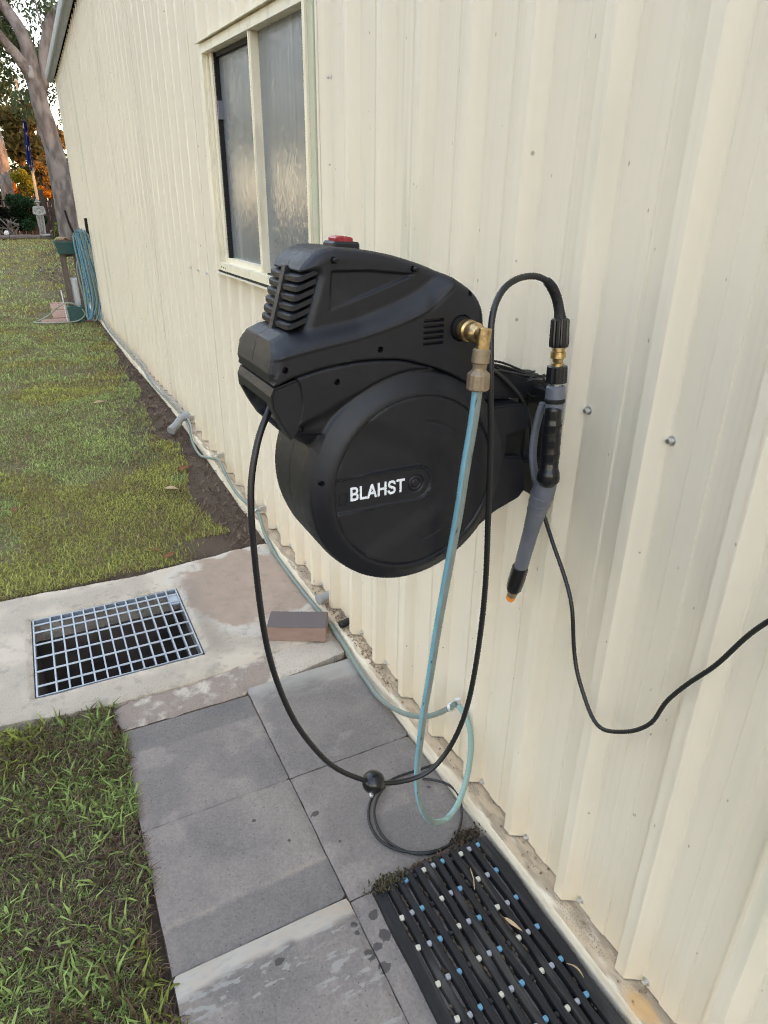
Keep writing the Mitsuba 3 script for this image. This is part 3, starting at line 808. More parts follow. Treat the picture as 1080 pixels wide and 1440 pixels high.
CORDB = [[-0.091,1.223,0.014],[-0.067,1.205,0.014],[-0.044,1.181,0.014],[-0.031,1.152,0.014],[-0.032,1.116,0.014],[-0.051,1.076,0.014],[-0.072,1.046,0.014],[-0.095,1.024,0.014],[-0.12,1.008,0.014],[-0.153,1.0,0.014],[-0.193,1.003,0.014],[-0.228,1.018,0.014],[-0.257,1.045,0.014],[-0.277,1.079,0.014],[-0.284,1.118,0.014],[-0.277,1.16,0.014],[-0.261,1.193,0.014],[-0.234,1.223,0.014],[-0.203,1.244,0.014]]

# ---------------------------------------------------------------- the hose reel
reel = thing('hose_reel', 'large black plastic hose reel mounted on the cream wall', 'hose reel')
YM = 0.9575
HUB = V([-0.359, 1.118])
seam = V([(-0.585, 1.295), (-0.556, 1.306), (-0.495, 1.318), (-0.447, 1.3215), (-0.398, 1.319), (-0.346, 1.306), (-0.304, 1.290), (-0.267, 1.270), (-0.226, 1.245)])
head_out = [(-0.589, 1.312), (-0.585, 1.328), (-0.577, 1.353), (-0.558, 1.361), (-0.533, 1.3645), (-0.509, 1.4375), (-0.531, 1.441), (-0.523, 1.4525), (-0.510, 1.4635), (-0.495, 1.4695), (-0.479, 1.4715), (-0.448, 1.4695), (-0.401, 1.4625), (-0.352, 1.450),
            (-0.315, 1.437), (-0.290, 1.425), (-0.267, 1.411), (-0.252, 1.396), (-0.243, 1.378), (-0.239, 1.355), (-0.236, 1.310)]


def subdiv(pts, n=8):
    """smooth open run"""
    from scipy.interpolate import PchipInterpolator
    p = V(pts)
    d = np.r_[0, np.cumsum(np.linalg.norm(np.diff(p, axis=0), axis=1))]
    s = np.linspace(0, d[-1], n * len(p))
    return np.stack([PchipInterpolator(d, p[:, 0])(s), PchipInterpolator(d, p[:, 1])(s)], 1)


top_run = subdiv(head_out[8:], 6)
seam_s = subdiv(seam, 6)
head_poly = shapely.Polygon(np.vstack([head_out[:8], top_run, seam_s[::-1]])).buffer(0.0018).buffer(-0.0018).buffer(-0.0018).buffer(0.0018)
RL = V([(-0.60, 1.330), (-0.580, 1.334), (-0.526, 1.344), (-0.462, 1.354), (-0.394, 1.370), (-0.347, 1.387), (-0.312, 1.411), (-0.295, 1.430), (-0.285, 1.450), (-0.2, 1.60)])
RU = V([(-0.60, 1.349), (-0.575, 1.354), (-0.525, 1.368), (-0.461, 1.377), (-0.406, 1.393), (-0.360, 1.411), (-0.325, 1.434), (-0.308, 1.452), (-0.295, 1.475), (-0.2, 1.65)])
from scipy.interpolate import PchipInterpolator as PCH
zl, zu = PCH(RL[:, 0], RL[:, 1]), PCH(RU[:, 0], RU[:, 1])
HEAD_HOLES = V([(-0.485, 1.456), (-0.360, 1.4415), (-0.272, 1.4065), (-0.568, 1.318), (-0.423, 1.335)])
LOW_HOLES = V([(-0.491, 1.294), (-0.5445, 1.226), (-0.521, 1.144)])
panel = shapely.Polygon([(-0.489, 1.443), (-0.43, 1.4425), (-0.352, 1.435), (-0.42, 1.412), (-0.494, 1.388)])


def head_y(p, d):
    x, z = p[:, 0], p[:, 1]
    y = 0.868 + 0.021 * sstep(0, 1, (z - zl(x)) / np.maximum(zu(x) - zl(x), 1e-4))
    y = y - 0.0016 * np.exp(-((z - zl(x) + 0.0015) / 0.0022) ** 2)
    pin = shapely.contains_xy(panel, x, z)
    pd = np.where(pin, shapely.distance(shapely.points(p), panel.exterior), 0)
    y = y + 0.0045 * sstep(0, 0.003, pd) * (1 - 0.8 * sstep(1.425, 1.395, z + 0.25 * (x + 0.49)))
    for q in range(5):
        zc = 1.338 + 0.0083 * q
        inside = sstep(0.0024, 0.0012, np.abs(z - zc - 0.012 * (x + 0.335))) * sstep(0.0175, 0.0160, np.abs(x + 0.3345))
        y = y + 0.007 * inside
    # the wedge-shaped dent above and behind the louvres
    w = sstep(0, 0.012, (z - 1.376) - 0.75 * (x + 0.345)) * sstep(-0.352, -0.325, x) * sstep(1.43, 1.395, z)
    y = y + 0.004 * w * sstep(-0.25, -0.29, x)
    y = y + 0.010 * sstep(0.0195, 0.0185, np.hypot(x + 0.285, z - 1.357))
    for c in HEAD_HOLES:
        y = y + 0.012 * (np.hypot(x - c[0], z - c[1]) < 0.0043)
    sd = shapely.distance(shapely.points(p), shapely.LineString(seam_s))
    r = np.where(sd < d + 0.004, 0.0025, 0.015)
    q = np.clip(r - d, 0, None)
    return y + r - np.sqrt(np.maximum(r * r - q * q, 0))


feat = np.vstack([ring_pts(c, (0.0040, 0.0046)) for c in HEAD_HOLES] + [ring_pts((-0.285, 1.357), (0.0182, 0.0198), 36)] +
                 [np.stack([xs_, 1.338 + 0.0083 * q + s + 0.012 * (xs_ + 0.335)], 1) for q in range(5) for s in (-0.0026, -0.0011, 0.0011, 0.0026) for xs_ in [np.linspace(-0.352, -0.317, 20)]])


def both(m):
    o = m.copy()
    o.vertices[:, 1] = 2 * YM - o.vertices[:, 1]
    o.invert()
    return cat([m, o])


obj('upper_housing', both(sheet_xz(head_poly, 0.0021, head_y, YM - 0.0006, feat)), 'm_plastic', reel, smooth=38)

# lower housing: the drum and the fairing under the seam
EF = V([(-0.62, 1.17), (-0.561, 1.221), (-0.543, 1.234), (-0.507, 1.251), (-0.462, 1.270), (-0.415, 1.283), (-0.355, 1.284), (-0.30, 1.268), (-0.2, 1.225)])
ze = PCH(EF[:, 0], EF[:, 1])
low_seam = seam_s[seam_s[:, 0] > -0.555] + V([0, -0.0014])
circ = shapely.Point(*HUB).buffer(0.181, 64)
fair = shapely.Polygon(np.vstack([low_seam, [(-0.215, 1.20), (-0.30, 1.12), (-0.45, 1.15), (-0.535, 1.196), (-0.561, 1.218), (-0.549, 1.245), (-0.545, 1.268), (-0.547, 1.290)]]))
low_poly = circ.union(fair).buffer(-0.004).buffer(0.004)
if low_poly.geom_type != 'Polygon':
    low_poly = max(low_poly.geoms, key=lambda g: g.area)


def capsule_d(p, a, b):
    a, b = V(a), V(b)
    t = np.clip(((p - a) @ (b - a)) / ((b - a) @ (b - a)), 0, 1)
    return np.linalg.norm(p - a - t[:, None] * (b - a), axis=1), t


def low_y(p, d):
    x, z = p[:, 0], p[:, 1]
    r = np.hypot(x - HUB[0], z - HUB[1])
    y = np.full(len(p), 0.8795)
    rr = 0.040
    q = np.clip(rr - d, 0, None)
    y = y + 0.85 * (rr - np.sqrt(np.maximum(rr * rr - q * q, 0)))
    up = sstep(-0.016, 0.008, z - ze(x)) * sstep(0.170, 0.186, r)
    fd = np.clip(0.004 - d, 0, None)
    y = y * (1 - up) + up * (0.8695 + 0.10 * np.clip(1.29 - z, 0, 1) * 0.5 + 0.004 - np.sqrt(0.004 ** 2 - fd ** 2))
    # front-left cheek of the drum
    ch = sstep(0.004, -0.004, (x + 0.520) - 0.02 * np.sin((z - 1.10) * 22)) * (z < 1.215)
    y = y + 0.003 * ch * (1 - up)
    cone = 0.8735 - 0.0155 * sstep(0.182, 0.146, r)
    y = np.where(r < 0.176, cone, np.where(r < 0.184, y + (cone - y) * sstep(0.184, 0.176, r), y))
    low_edge = sstep(0.170, 0.1815, r) * (1 - up)
    # disc
    disc = 0.8595 + 0 * x
    d1, t1 = capsule_d(p, HUB + V([0.012, -0.002]), HUB + V([-0.105, 0.082]))
    d2, t2 = capsule_d(p, HUB + V([0.012, -0.002]), HUB + V([-0.100, -0.088]))
    lobe = np.minimum(d1 - (0.058 - 0.030 * t1), d2 - (0.058 - 0.030 * t2))
    hubd = r - 0.062
    lobe = np.minimum(lobe, hubd)
    disc = disc + 0.0050 * sstep(0.020, -0.022, lobe)
    arc = np.exp(-((r - 0.103) / 0.0015) ** 2) * (np.abs(np.arctan2(z - HUB[1], x - HUB[0])) > 0.75) * (np.abs(np.arctan2(z - HUB[1], x - HUB[0])) < 1.45)
    disc = disc + 0.0014 * arc
    dc, tc = capsule_d(p, HUB, (-0.520, 1.118))
    disc = np.where(dc < 0.0305, 0.8592 + 0.0028 * sstep(0.0275, 0.0262, dc), disc)
    disc = disc + 0.0016 * np.exp(-((dc - 0.0285) / 0.0011) ** 2)
    # clip slot at the left end of the plate
    sl = (np.abs(x + 0.487) < 0.007) & (np.abs(z - 1.112) < 0.010)
    disc = disc + 0.003 * sl
    for rad, w, h in ((0.0135, 0.0011, 0.0018), (0.0075, 0.0009, 0.0016)):
        disc = disc + h * np.exp(-((r - rad) / w) ** 2)
    y = np.where(r < 0.1425, disc, y)
    y = y + 0.0035 * np.exp(-((r - 0.1432) / 0.0012) ** 2)
    for c in LOW_HOLES:
        y = y + 0.012 * (np.hypot(x - c[0], z - c[1]) < 0.0043)
    return np.minimum(y, YM - 0.003)


capl = []
for off in (0.0255, 0.0268, 0.0275, 0.0285, 0.0297):
    capl.append(resample(np.asarray(shapely.LineString([HUB, (-0.495, 1.118)]).buffer(off, 24).exterior.coords)[:-1], 0.003))
lfeat = np.vstack([ring_pts(c, (0.0040, 0.0046)) for c in LOW_HOLES] + [ring_pts(HUB, (0.0415 + 0.1, 0.1427, 0.1437, 0.145), 330), ring_pts(HUB, (0.0065, 0.0075, 0.0085, 0.0125, 0.0135, 0.0146), 40), ring_pts(HUB, (0.176, 0.180, 0.184), 300)] + capl)
lfeat = lfeat[shapely.contains_xy(low_poly.buffer(-0.002), lfeat[:, 0], lfeat[:, 1])]
keep = cKDTree(lfeat)
sel, used = [], np.zeros(len(lfeat), bool)
for i_, pt in enumerate(lfeat):
    if not used[i_]:
        sel.append(i_)
        used[keep.query_ball_point(pt, 0.0004)] = True
lfeat = lfeat[sel]
obj('drum_housing', both(sheet_xz(low_poly, 0.0022, low_y, YM - 0.0006, lfeat)), 'm_plastic', reel, smooth=38)

# jaw with the hose mouth
jaw2 = cross([(-0.584, 1.2925), (-0.589, 1.281), (-0.588, 1.264), (-0.576, 1.238), (-0.562, 1.214), (-0.552, 1.225), (-0.541, 1.250), (-0.538, 1.275), (-0.541, 1.305)])
jw = m3d.Manifold.extrude(jaw2.offset(-0.003, m3d.JoinType.Round), 0.1700).translate([0, 0, 0.0015])
jw = jw + m3d.Manifold.extrude(jaw2, 0.165).translate([0, 0, 0.004])
jm = from_m3(jw)
jm.vertices = np.stack([jm.vertices[:, 0], jm.vertices[:, 2] + 0.8713, jm.vertices[:, 1]], 1)
jm.invert()
slot = m3d.Manifold.batch_hull([m3d.Manifold.sphere(0.011, 16).translate(q) for q in ([-0.60, 0.902, 1.256], [-0.60, 1.013, 1.256], [-0.554, 0.902, 1.260], [-0.554, 1.013, 1.260], [-0.60, 0.910, 1.218], [-0.60, 1.006, 1.218], [-0.555, 0.910, 1.236], [-0.555, 1.006, 1.236])])
jmm = m3d.Manifold(m3d.Mesh(jm.vertices.astype(np.float32), jm.faces.astype(np.uint32)))
obj('hose_mouth', from_m3(jmm - slot), 'm_plastic', reel, smooth=16)

# grille at the front: spine and slats
xf = lambda z: -0.553 + (z - 1.370) * (0.0195 / 0.069)
spine = prism8([[xf(1.358) - 0.002, YM - 0.0075, 1.360], [xf(1.446) - 0.001, YM - 0.0075, 1.446], [xf(1.446) + 0.026, YM - 0.0075, 1.446], [xf(1.358) + 0.03, YM - 0.0075, 1.358]],
               [[xf(1.358) - 0.002, YM + 0.0075, 1.360], [xf(1.446) - 0.001, YM + 0.0075, 1.446], [xf(1.446) + 0.026, YM + 0.0075, 1.446], [xf(1.358) + 0.03, YM + 0.0075, 1.358]])
obj('grille_spine', spine, 'm_plastic', reel)
for side in (1, -1):
    for q in range(6):
        z = 1.3695 + 0.0125 * q
        x = xf(z)
        cs = cross([(x, 0.0075), (x + 0.0008, 0.050), (x + 0.0025, 0.0590), (x + 0.007, 0.0635), (x + 0.030, 0.0640), (x + 0.030, 0.0075)])
        mm = from_m3(m3d.Manifold.extrude(cs, 0.0066))
        vv = mm.vertices.copy()
        zz = z + vv[:, 2] + 0.38 * (vv[:, 0] - x) - 0.0045
        mm.vertices = np.stack([vv[:, 0], YM - side * vv[:, 1], zz], 1)
        if side > 0:
            mm.invert()
        mm.fix_normals()
        obj('grille_slat', mm, 'm_plastic', reel)

# rocker switch
def tilt(m, deg, c):
    m.apply_transform(trimesh.transformations.rotation_matrix(math.radians(deg), [0, 1, 0], c))
    return m


obj('switch_base', tilt(box([-0.464, 0.938, 1.458], [-0.422, 0.980, 1.4765], 0.003), 2, [-0.44, 0.95, 1.47]), 'm_plastic', reel)
sw = cat([tilt(box([-0.4575, 0.944, 1.473], [-0.443, 0.974, 1.4845], 0.002), -6, [-0.442, 0.95, 1.480]), tilt(box([-0.4445, 0.944, 1.473], [-0.430, 0.974, 1.4840], 0.002), 10, [-0.444, 0.95, 1.480])])
tag(obj('switch_rocker', sw, 'm_red', reel), 'red rocker of the switch on top')

# the white name on the plate
tm = meshkit.text_mesh('BLAHST', 0.0215, 0.0012, bold=True)
w = tm.bounds[1, 0] - tm.bounds[0, 0]
tm.vertices[:, 0] = (tm.vertices[:, 0] - tm.bounds[0, 0]) * 0.095 / w
tv = tm.vertices.copy()
tm.vertices = np.stack([-0.4755 + tv[:, 0], 0.8616 - tv[:, 2], 1.1085 + tv[:, 1]], 1)
tag(obj('lettering', tm, 'm_white', reel), 'white capital letters BLAHST on the hub plate')

# screws down in the holes
for c, yb in [(c, 0.8785) for c in HEAD_HOLES] + [(c, 0.885) for c in LOW_HOLES]:
    obj('screw', lathe([c[0], yb + 0.008, c[1]], [c[0], yb - 0.001, c[1]], [(0, 0.0036), (0.8, 0.0036), (1, 0.0028)], 12), 'm_black', reel)

# swivel bracket between reel and wall
def plate_xz(pts, y0, y1, r=0.004):
    cs = cross(pts)
    a = m3d.Manifold.extrude(cs.offset(-r, m3d.JoinType.Round), y1 - y0)
    b = m3d.Manifold.extrude(cs.offset(-r, m3d.JoinType.Round).offset(r, m3d.JoinType.Round, circular_segments=32), y1 - y0 - 2 * r * 0.6).translate([0, 0, r * 0.6])
    m = from_m3(a + b)
    v = m.vertices.copy()
    m.vertices = np.stack([v[:, 0], y1 - v[:, 2], v[:, 1]], 1)
    return m


body = plate_xz([(-0.235, 1.20), (-0.15, 1.207), (-0.105, 1.204), (-0.088, 1.19), (-0.087, 1.155), (-0.135, 1.150), (-0.135, 1.108), (-0.096, 1.104), (-0.084, 1.075), (-0.080, 1.033), (-0.092, 1.019), (-0.145, 1.0), (-0.185, 0.975), (-0.235, 0.99)], 0.925, 1.055)
obj('bracket_body', body, 'm_plastic', reel, smooth=35)
obj('bracket_web', box([-0.136, 0.942, 1.100], [-0.088, 1.045, 1.160]), 'm_black', reel)
arm = plate_xz([(-0.245, 1.272), (-0.182, 1.268), (-0.125, 1.256), (-0.07, 1.238), (-0.012, 1.232), (-0.012, 1.208), (-0.085, 1.206), (-0.16, 1.212), (-0.245, 1.215)], 0.952, 1.05, 0.005)
obj('bracket_arm', arm, 'm_plastic', reel, smooth=35)
obj('bracket_arm', plate_xz([(-0.10, 1.070), (-0.012, 1.076), (-0.012, 1.050), (-0.10, 1.040)], 0.965, 1.05, 0.004), 'm_plastic', reel, smooth=35)
obj('pivot_pin', lathe([-0.046, 1.0, 1.028], [-0.046, 1.0, 1.243], [(0, 0.014), (0.02, 0.016), (0.12, 0.016), (0.121, 0.011), (0.86, 0.011), (0.861, 0.016), (0.98, 0.016), (1, 0.013)], 20), 'm_black', reel, smooth=40)
obj('wall_plate', box([-0.013, 0.975, 0.985], [-0.0012, 1.085, 1.200], 0.004), 'm_black', reel)
for x, z in ((-0.117, 1.189), (-0.121, 1.166), (-0.113, 1.045), (-0.112, 1.024)):
    obj('screw', lathe([x, 0.930, z], [x, 0.9243, z], [(0, 0.0035), (1, 0.0035)], 12), 'm_black', reel)  # black discs painted for the dark screw holes in the bracket

# inlet fitting: brass tail, elbow and hose coupling
IN = V([-0.285, 0.0, 1.357])
pin = lambda y, z=0.0, x=0.0: [IN[0] + x, y, IN[2] + z]
obj('inlet_collar', lathe(pin(0.882), pin(0.862), [(0, 0.0185), (0.8, 0.0182), (1, 0.0165), (1.0, 0.012)], 30), 'm_black', reel, smooth=40)
obj('seal_tape', lathe(pin(0.868), pin(0.852), [(0, 0.0125), (0.5, 0.0130), (1, 0.0122)], 18), 'm_white', reel, smooth=40)
tag(f'{reel}__seal_tape', 'white thread tape at the inlet')
EX = -0.290
obj('inlet_tail', lathe(pin(0.870), [EX, 0.800, 1.356], [(0, 0.0115), (0.16, 0.0128), (0.20, 0.0155), (0.30, 0.0165), (0.40, 0.0160), (0.43, 0.0130), (0.50, 0.0125), (0.54, 0.0150), (0.64, 0.0155), (0.72, 0.0130), (0.78, 0.0095), (1.0, 0.0090)], 32), 'm_brass', reel, smooth=35)
obj('inlet_elbow', lathe([EX, 0.800, 1.3675], [EX - 0.003, 0.800, 1.336], [(0, 0.0088), (0.02, 0.0096), (0.94, 0.0096), (1, 0.0085)], 28), 'm_brass', reel, smooth=35)

# ---------------------------------------------------------------- hoses
bh = V(BLUE)
bh = smooth_path(bh, 170)
bh = relax(bh, 12)
gh = thing('garden_hose', 'blue striped garden hose hanging in a loop from the reel inlet', 'hose')


def striped_tube(p, r, sides, base, stripes, face):
    """stripes: (centre angle, half width, colour) measured from the direction face"""
    m = tube(p, r, sides, caps=True)
    n = len(p)
    t = np.gradient(p, axis=0)
    t /= np.linalg.norm(t, axis=1, keepdims=True)
    f0 = V(face, float) - t * (t @ V(face, float))[:, None]
    f0 /= np.linalg.norm(f0, axis=1, keepdims=True) + 1e-9
    g = np.cross(t, f0)
    v = m.vertices[:n * sides].reshape(n, sides, 3) - p[:, None]
    a = np.arctan2((v * g[:, None]).sum(-1), (v * f0[:, None]).sum(-1))
    col = np.ones((n, sides, 3)) * V(base)
    col *= (0.85 + 0.3 * meshkit.fbm(p * 35, 3, 3))[:, None, None]
    for c, w_, k in stripes:
        on = np.abs((a - c + np.pi) % (2 * np.pi) - np.pi) < w_
        jit = (0.8 + 0.4 * meshkit.fbm(p * 25, 3, 9))[:, None, None] * V(k) * np.ones((n, sides, 1))
        col = np.where(on[..., None], jit, col)
    col = np.vstack([col.reshape(-1, 3), [base, base]])
    return m, col


hm, hc = striped_tube(bh, 0.0078, 24, (0.20, 0.235, 0.215), [(0.0, 0.68, (0.17, 0.365, 0.45)), (2.6, 0.5, (0.26, 0.42, 0.36)), (1.5, 0.65, (0.17, 0.165, 0.155))], (-1.0, -0.10, 0))
late = sstep(0.74, 0.82, np.repeat(np.linspace(0, 1, len(bh)), 24))
late = np.r_[late, 0, 1][:, None]
for q in np.random.default_rng(9).integers(0, len(hc) - 2, 46):
    hc[q] = (0.03, 0.035, 0.04)
hc = hc * (1 - late) + (0.75 * V((0.24, 0.36, 0.31)) + 0.25 * hc) * late
obj('tube', hm, 'm_vc', gh, smooth=True, color=hc)
CX, CY = -0.2935, 0.800
obj('coupling', lathe([CX, CY, 1.3385], [CX - 0.002, CY, 1.311], [(0, 0.0105), (0.06, 0.0128), (0.70, 0.0132), (0.78, 0.0108), (1.0, 0.0100)], 28), 'm_brass_dull', gh, smooth=35)
tag(f'{gh}__coupling', 'dull brass coupling at the top of the hose')
obj('coupling_nut', lathe([CX - 0.002, CY, 1.3125], [CX - 0.0025, CY, 1.279], [(0, 0.0098), (0.12, 0.0105), (0.28, 0.0162), (0.34, 0.0168), (0.94, 0.0172), (1.0, 0.0155)], flutes=14, depth=0.035), 'm_brass_dull', gh, smooth=30)

pb = smooth_path(V(BASE), 420)
pb = relax(pb, 5)
pb[:, 2] = np.maximum(pb[:, 2], 0.016 + bump_y(pb[:, 1]) * (pb[:, 0] < -0.045))
bg = thing('garden_hose', 'faded grey green hose running along the foot of the wall', 'hose')
hm, hc = striped_tube(pb, 0.0080, 14, (0.19, 0.235, 0.205), [(0.2, 0.5, (0.16, 0.20, 0.18)), (-1.2, 0.35, (0.26, 0.31, 0.27))], (-1, 0, 0.3))
obj('tube', hm, 'm_vc', bg, smooth=True, color=hc)
# a second thin pipe beside it along the far half
p2 = pb[pb[:, 1] > 4.4] + V([0.012, 0, 0.028])
p2[:, 2] += 0.012 * np.sin(p2[:, 1] * 9)
obj('garden_hose_tube_far', tube(relax(p2[::2], 3), 0.006, 8), 'm_pvc', smooth=True)
scene['irrigation_pipe'] = scene.pop('garden_hose_tube_far')
tag('irrigation_pipe', 'thin grey pipe along the far foot of the wall, above the hose', 'pipe')
CLIPS = [(1.199, 0.268), (3.03, 0.106), (3.85, 0.125), (4.66, 0.145)]
for q, (y, z) in enumerate(CLIPS):
    a = np.linspace(-0.5, 2 * np.pi - 1.0, 22)
    rr = np.stack([-0.022 + 0.0115 * np.cos(a), np.full(22, y), z + 0.0115 * np.sin(a)], 1)
    ring = tube(rr, 0.0022, 8)
    ring.vertices[:, 1] = y + (ring.vertices[:, 1] - y) * 3.0
    tab = box([-0.012, y - 0.006, z - 0.004], [0.004 + 0.026 * (q != 0), y + 0.006, z + 0.022], 0.001)
    k = obj('pipe_clip', cat([ring, tab]), 'm_clip' if q == 0 else 'm_steel', smooth=40)
    tag(k, ['white plastic clip holding the hose to the wall below the reel', 'metal clip on the hose just past the concrete apron', 'metal clip on the hose beside the bend onto the soil', 'metal clip on the hose by the grey pipe end'][q], 'clip')

ph = thing('pressure_hose', 'black high pressure hose looping from the reel mouth up to the spray gun', 'hose')
kb = smooth_path(V(BLACK), 260)
kb = relax(kb, 6)
obj('tube', tube(kb, 0.0052, 16), 'm_hose', ph, smooth=True)
tail = smooth_path(kb[-10:], 24)
obj('bend_sleeve', tube(tail, np.r_[np.linspace(0.0072, 0.0082, 5), np.full(14, 0.0085), np.linspace(0.0088, 0.0105, 5)], 18), 'm_rubber', ph, smooth=35)
ball = trimesh.creation.icosphere(4, 0.0235)
ball.apply_translation([-0.412, 0.9, 0.455])
obj('stopper_ball', ball, 'm_gloss', ph, smooth=True)
tag(f'{ph}__stopper_ball', 'glossy black ball clamped at the lowest point of the hose')
obj('stopper_bolt', lathe([-0.424, 0.886, 0.446], [-0.4275, 0.8765, 0.444], [(0, 0.0042), (0.8, 0.0042), (1, 0.003)], 12), 'm_steel', ph, smooth=40)
tag(f'{ph}__stopper_bolt', 'small bright bolt head in the ball')
pn = lambda y, z, x=-0.069: [x, y, z]
obj('swivel_nut', lathe(pn(0.896, 1.3555), pn(0.8915, 1.3085), [(0, 0.0125), (0.05, 0.0155), (0.85, 0.0168), (1, 0.0160)], flutes=14, depth=0.10), 'm_gloss', ph, smooth=30)

# power cord
pc = thing('power_cord', 'thin black power cord drooping across the wall', 'cord')
full = np.vstack([V(CABT), V(CABL)])
c1 = relax(smooth_path(full, 240), 3)
obj('cable', tube(c1, 0.0040, 12), 'm_hose', pc, smooth=True)

# loose wires on the bracket
wr = []
for q in range(5):
    a = rng.uniform(-0.006, 0.006, (5, 3))
    pth = V([(-0.205, 0.965 + 0.010 * q, 1.272), (-0.17, 0.958 + 0.012 * q, 1.272), (-0.12, 0.955 + 0.014 * q, 1.262), (-0.07, 0.95 + 0.012 * q, 1.242), (-0.03, 0.955 + 0.01 * q, 1.240)]) + a
    wr.append(tube(smooth_path(pth, 24), 0.0022, 7))
for q in range(2):
    pth = V([(-0.085, 0.945, 1.238), (-0.060, 0.935, 1.236 + 0.01 * q), (-0.052, 0.930, 1.222), (-0.064, 0.935, 1.212), (-0.09, 0.94, 1.225)])
    wr.append(tube(smooth_path(pth, 24), 0.0012, 6))
tag(obj('wire_bundle', cat(wr), 'm_hose', smooth=True), 'tangle of thin black wires lying over the reel bracket', 'wire')

# cord lying in a ring on the pavers
gc = thing('drip_line', 'thin black line lying in a ring on the pavers by the mat', 'cord')
ca = relax(smooth_path(V(CORDA) + V([0, 0, 0.001]), 110), 3)
ca[:6, 2] += np.linspace(0.045, 0.0, 6)
cb = relax(smooth_path(V(CORDB), 130), 3)
cb[:, 2] = 0.009 + 0.004 * np.sin(np.linspace(0, 9, len(cb)))
obj('strand', tube(ca, 0.0036, 10), 'm_hose', gc, smooth=True)
obj('strand', tube(cb, 0.0036, 10), 'm_hose', gc, smooth=True)

# ---------------------------------------------------------------- the spray gun
gun = thing('spray_gun', 'grey and black spray gun hanging muzzle down beside the reel', 'spray gun')
obj('inlet_connector', lathe(pn(0.8915, 1.3095), pn(0.889, 1.276), [(0, 0.0118), (0.10, 0.0130), (0.13, 0.0105), (0.24, 0.0105), (0.27, 0.0128), (0.58, 0.0130), (0.62, 0.0095), (0.80, 0.0088), (0.84, 0.0105), (1, 0.0105)], 28), 'm_brass', gun, smooth=35)
tag(f'{gun}__inlet_connector', 'bright brass connector above the grip')
obj('lock_nut', lathe(pn(0.889, 1.277), pn(0.887, 1.2475), [(0, 0.0165), (0.06, 0.0180), (0.94, 0.0184), (1, 0.0165)], flutes=10, depth=0.06), 'm_gloss', gun, smooth=30)
obj('neck', lathe(pn(0.887, 1.248), pn(0.887, 1.238), [(0, 0.0105), (1, 0.0105)], 20), 'm_steel', gun, smooth=40)
obj('collar', lathe(pn(0.887, 1.243), pn(0.8855, 1.219), [(0, 0.0140), (0.12, 0.0165), (0.9, 0.0172), (1, 0.0160)], 28), 'm_gun_grey', gun, smooth=35)
obj('seal_ring', lathe(pn(0.8855, 1.2205), pn(0.885, 1.2125), [(0, 0.0165), (0.25, 0.0182), (0.75, 0.0182), (1, 0.0165)], 28), 'm_black', gun, smooth=40)
axis = smooth_path(V([(-0.069, 0.885, 1.214), (-0.069, 0.883, 1.165), (-0.069, 0.879, 1.115), (-0.069, 0.879, 1.072), (-0.069, 0.888, 1.035), (-0.069, 0.902, 0.975), (-0.069, 0.918, 0.895), (-0.069, 0.9265, 0.853)]), 60)
L = np.linspace(0, 1, 60)
rad = np.interp(L, [0, 0.05, 0.10, 0.30, 0.38, 0.42, 0.48, 0.55, 0.62, 0.75, 0.96, 1.0], [0.0160, 0.0166, 0.0135, 0.0130, 0.0160, 0.0200, 0.0218, 0.0203, 0.0178, 0.0150, 0.0142, 0.0125])
gb = tube(axis, rad, 28)
obj('body', gb, 'm_gun_grey', gun, smooth=45)
ga = smooth_path(V([(-0.0715, 0.8825, 1.207), (-0.072, 0.880, 1.165), (-0.072, 0.876, 1.115), (-0.074, 0.872, 1.082), (-0.073, 0.8725, 1.062)]), 60)
gr = np.interp(np.linspace(0, 1, 60), [0, 0.03, 0.16, 0.22, 0.30, 0.42, 0.50, 0.60, 0.70, 0.78, 0.84, 0.93, 0.98, 1.0], [0.0125, 0.0150, 0.0152, 0.0168, 0.0160, 0.0172, 0.0163, 0.0172, 0.0158, 0.0166, 0.0200, 0.0208, 0.0165, 0.0100])
obj('grip', tube(ga, gr, 28), 'm_gloss', gun, smooth=40)
tag(f'{gun}__grip', 'glossy black ribbed grip')
for q in range(5):
    c = ga[13 + 7 * q]
    obj('grip_rib', lathe(c + V([0, 0, 0.0008]), c - V([0, 0, 0.0008]), [(0, gr[13 + 7 * q] + 0.0004), (0.5, gr[13 + 7 * q] + 0.0009), (1, gr[13 + 7 * q] + 0.0004)], 28), 'm_black', gun, smooth=40)
tr = smooth_path(V([(-0.078, 0.905, 1.208), (-0.080, 0.911, 1.175), (-0.081, 0.914, 1.13), (-0.079, 0.910, 1.085), (-0.074, 0.902, 1.055), (-0.070, 0.893, 1.035)]), 40)
tg = tube(tr, 0.0055, 14)
tg.vertices[:, 0] = -0.08 + (tg.vertices[:, 0] + 0.08) * 1.5
obj('trigger_guard', tg, 'm_gun_grey', gun, smooth=40)
for q, s in enumerate((0.50, 0.545, 0.60)):
    i_ = int(s * 59)
    c, r_ = axis[i_], rad[i_]
    dv = axis[i_ + 1] - axis[i_ - 1]
    dv = dv / np.linalg.norm(dv)
    obj('body_rib', lathe(c - dv * 0.0006, c + dv * 0.0006, [(0, r_ + 0.0003), (0.5, r_ + 0.0010), (1, r_ + 0.0003)], 28), 'm_gun_grey', gun, smooth=40)
obj('muzzle_sleeve', lathe([-0.069, 0.9255, 0.862], [-0.070, 0.9395, 0.797], [(0, 0.0150), (0.05, 0.0166), (0.6, 0.0170), (0.9, 0.0160), (1.0, 0.0125)], flutes=8, depth=0.05), 'm_gloss', gun, smooth=30)
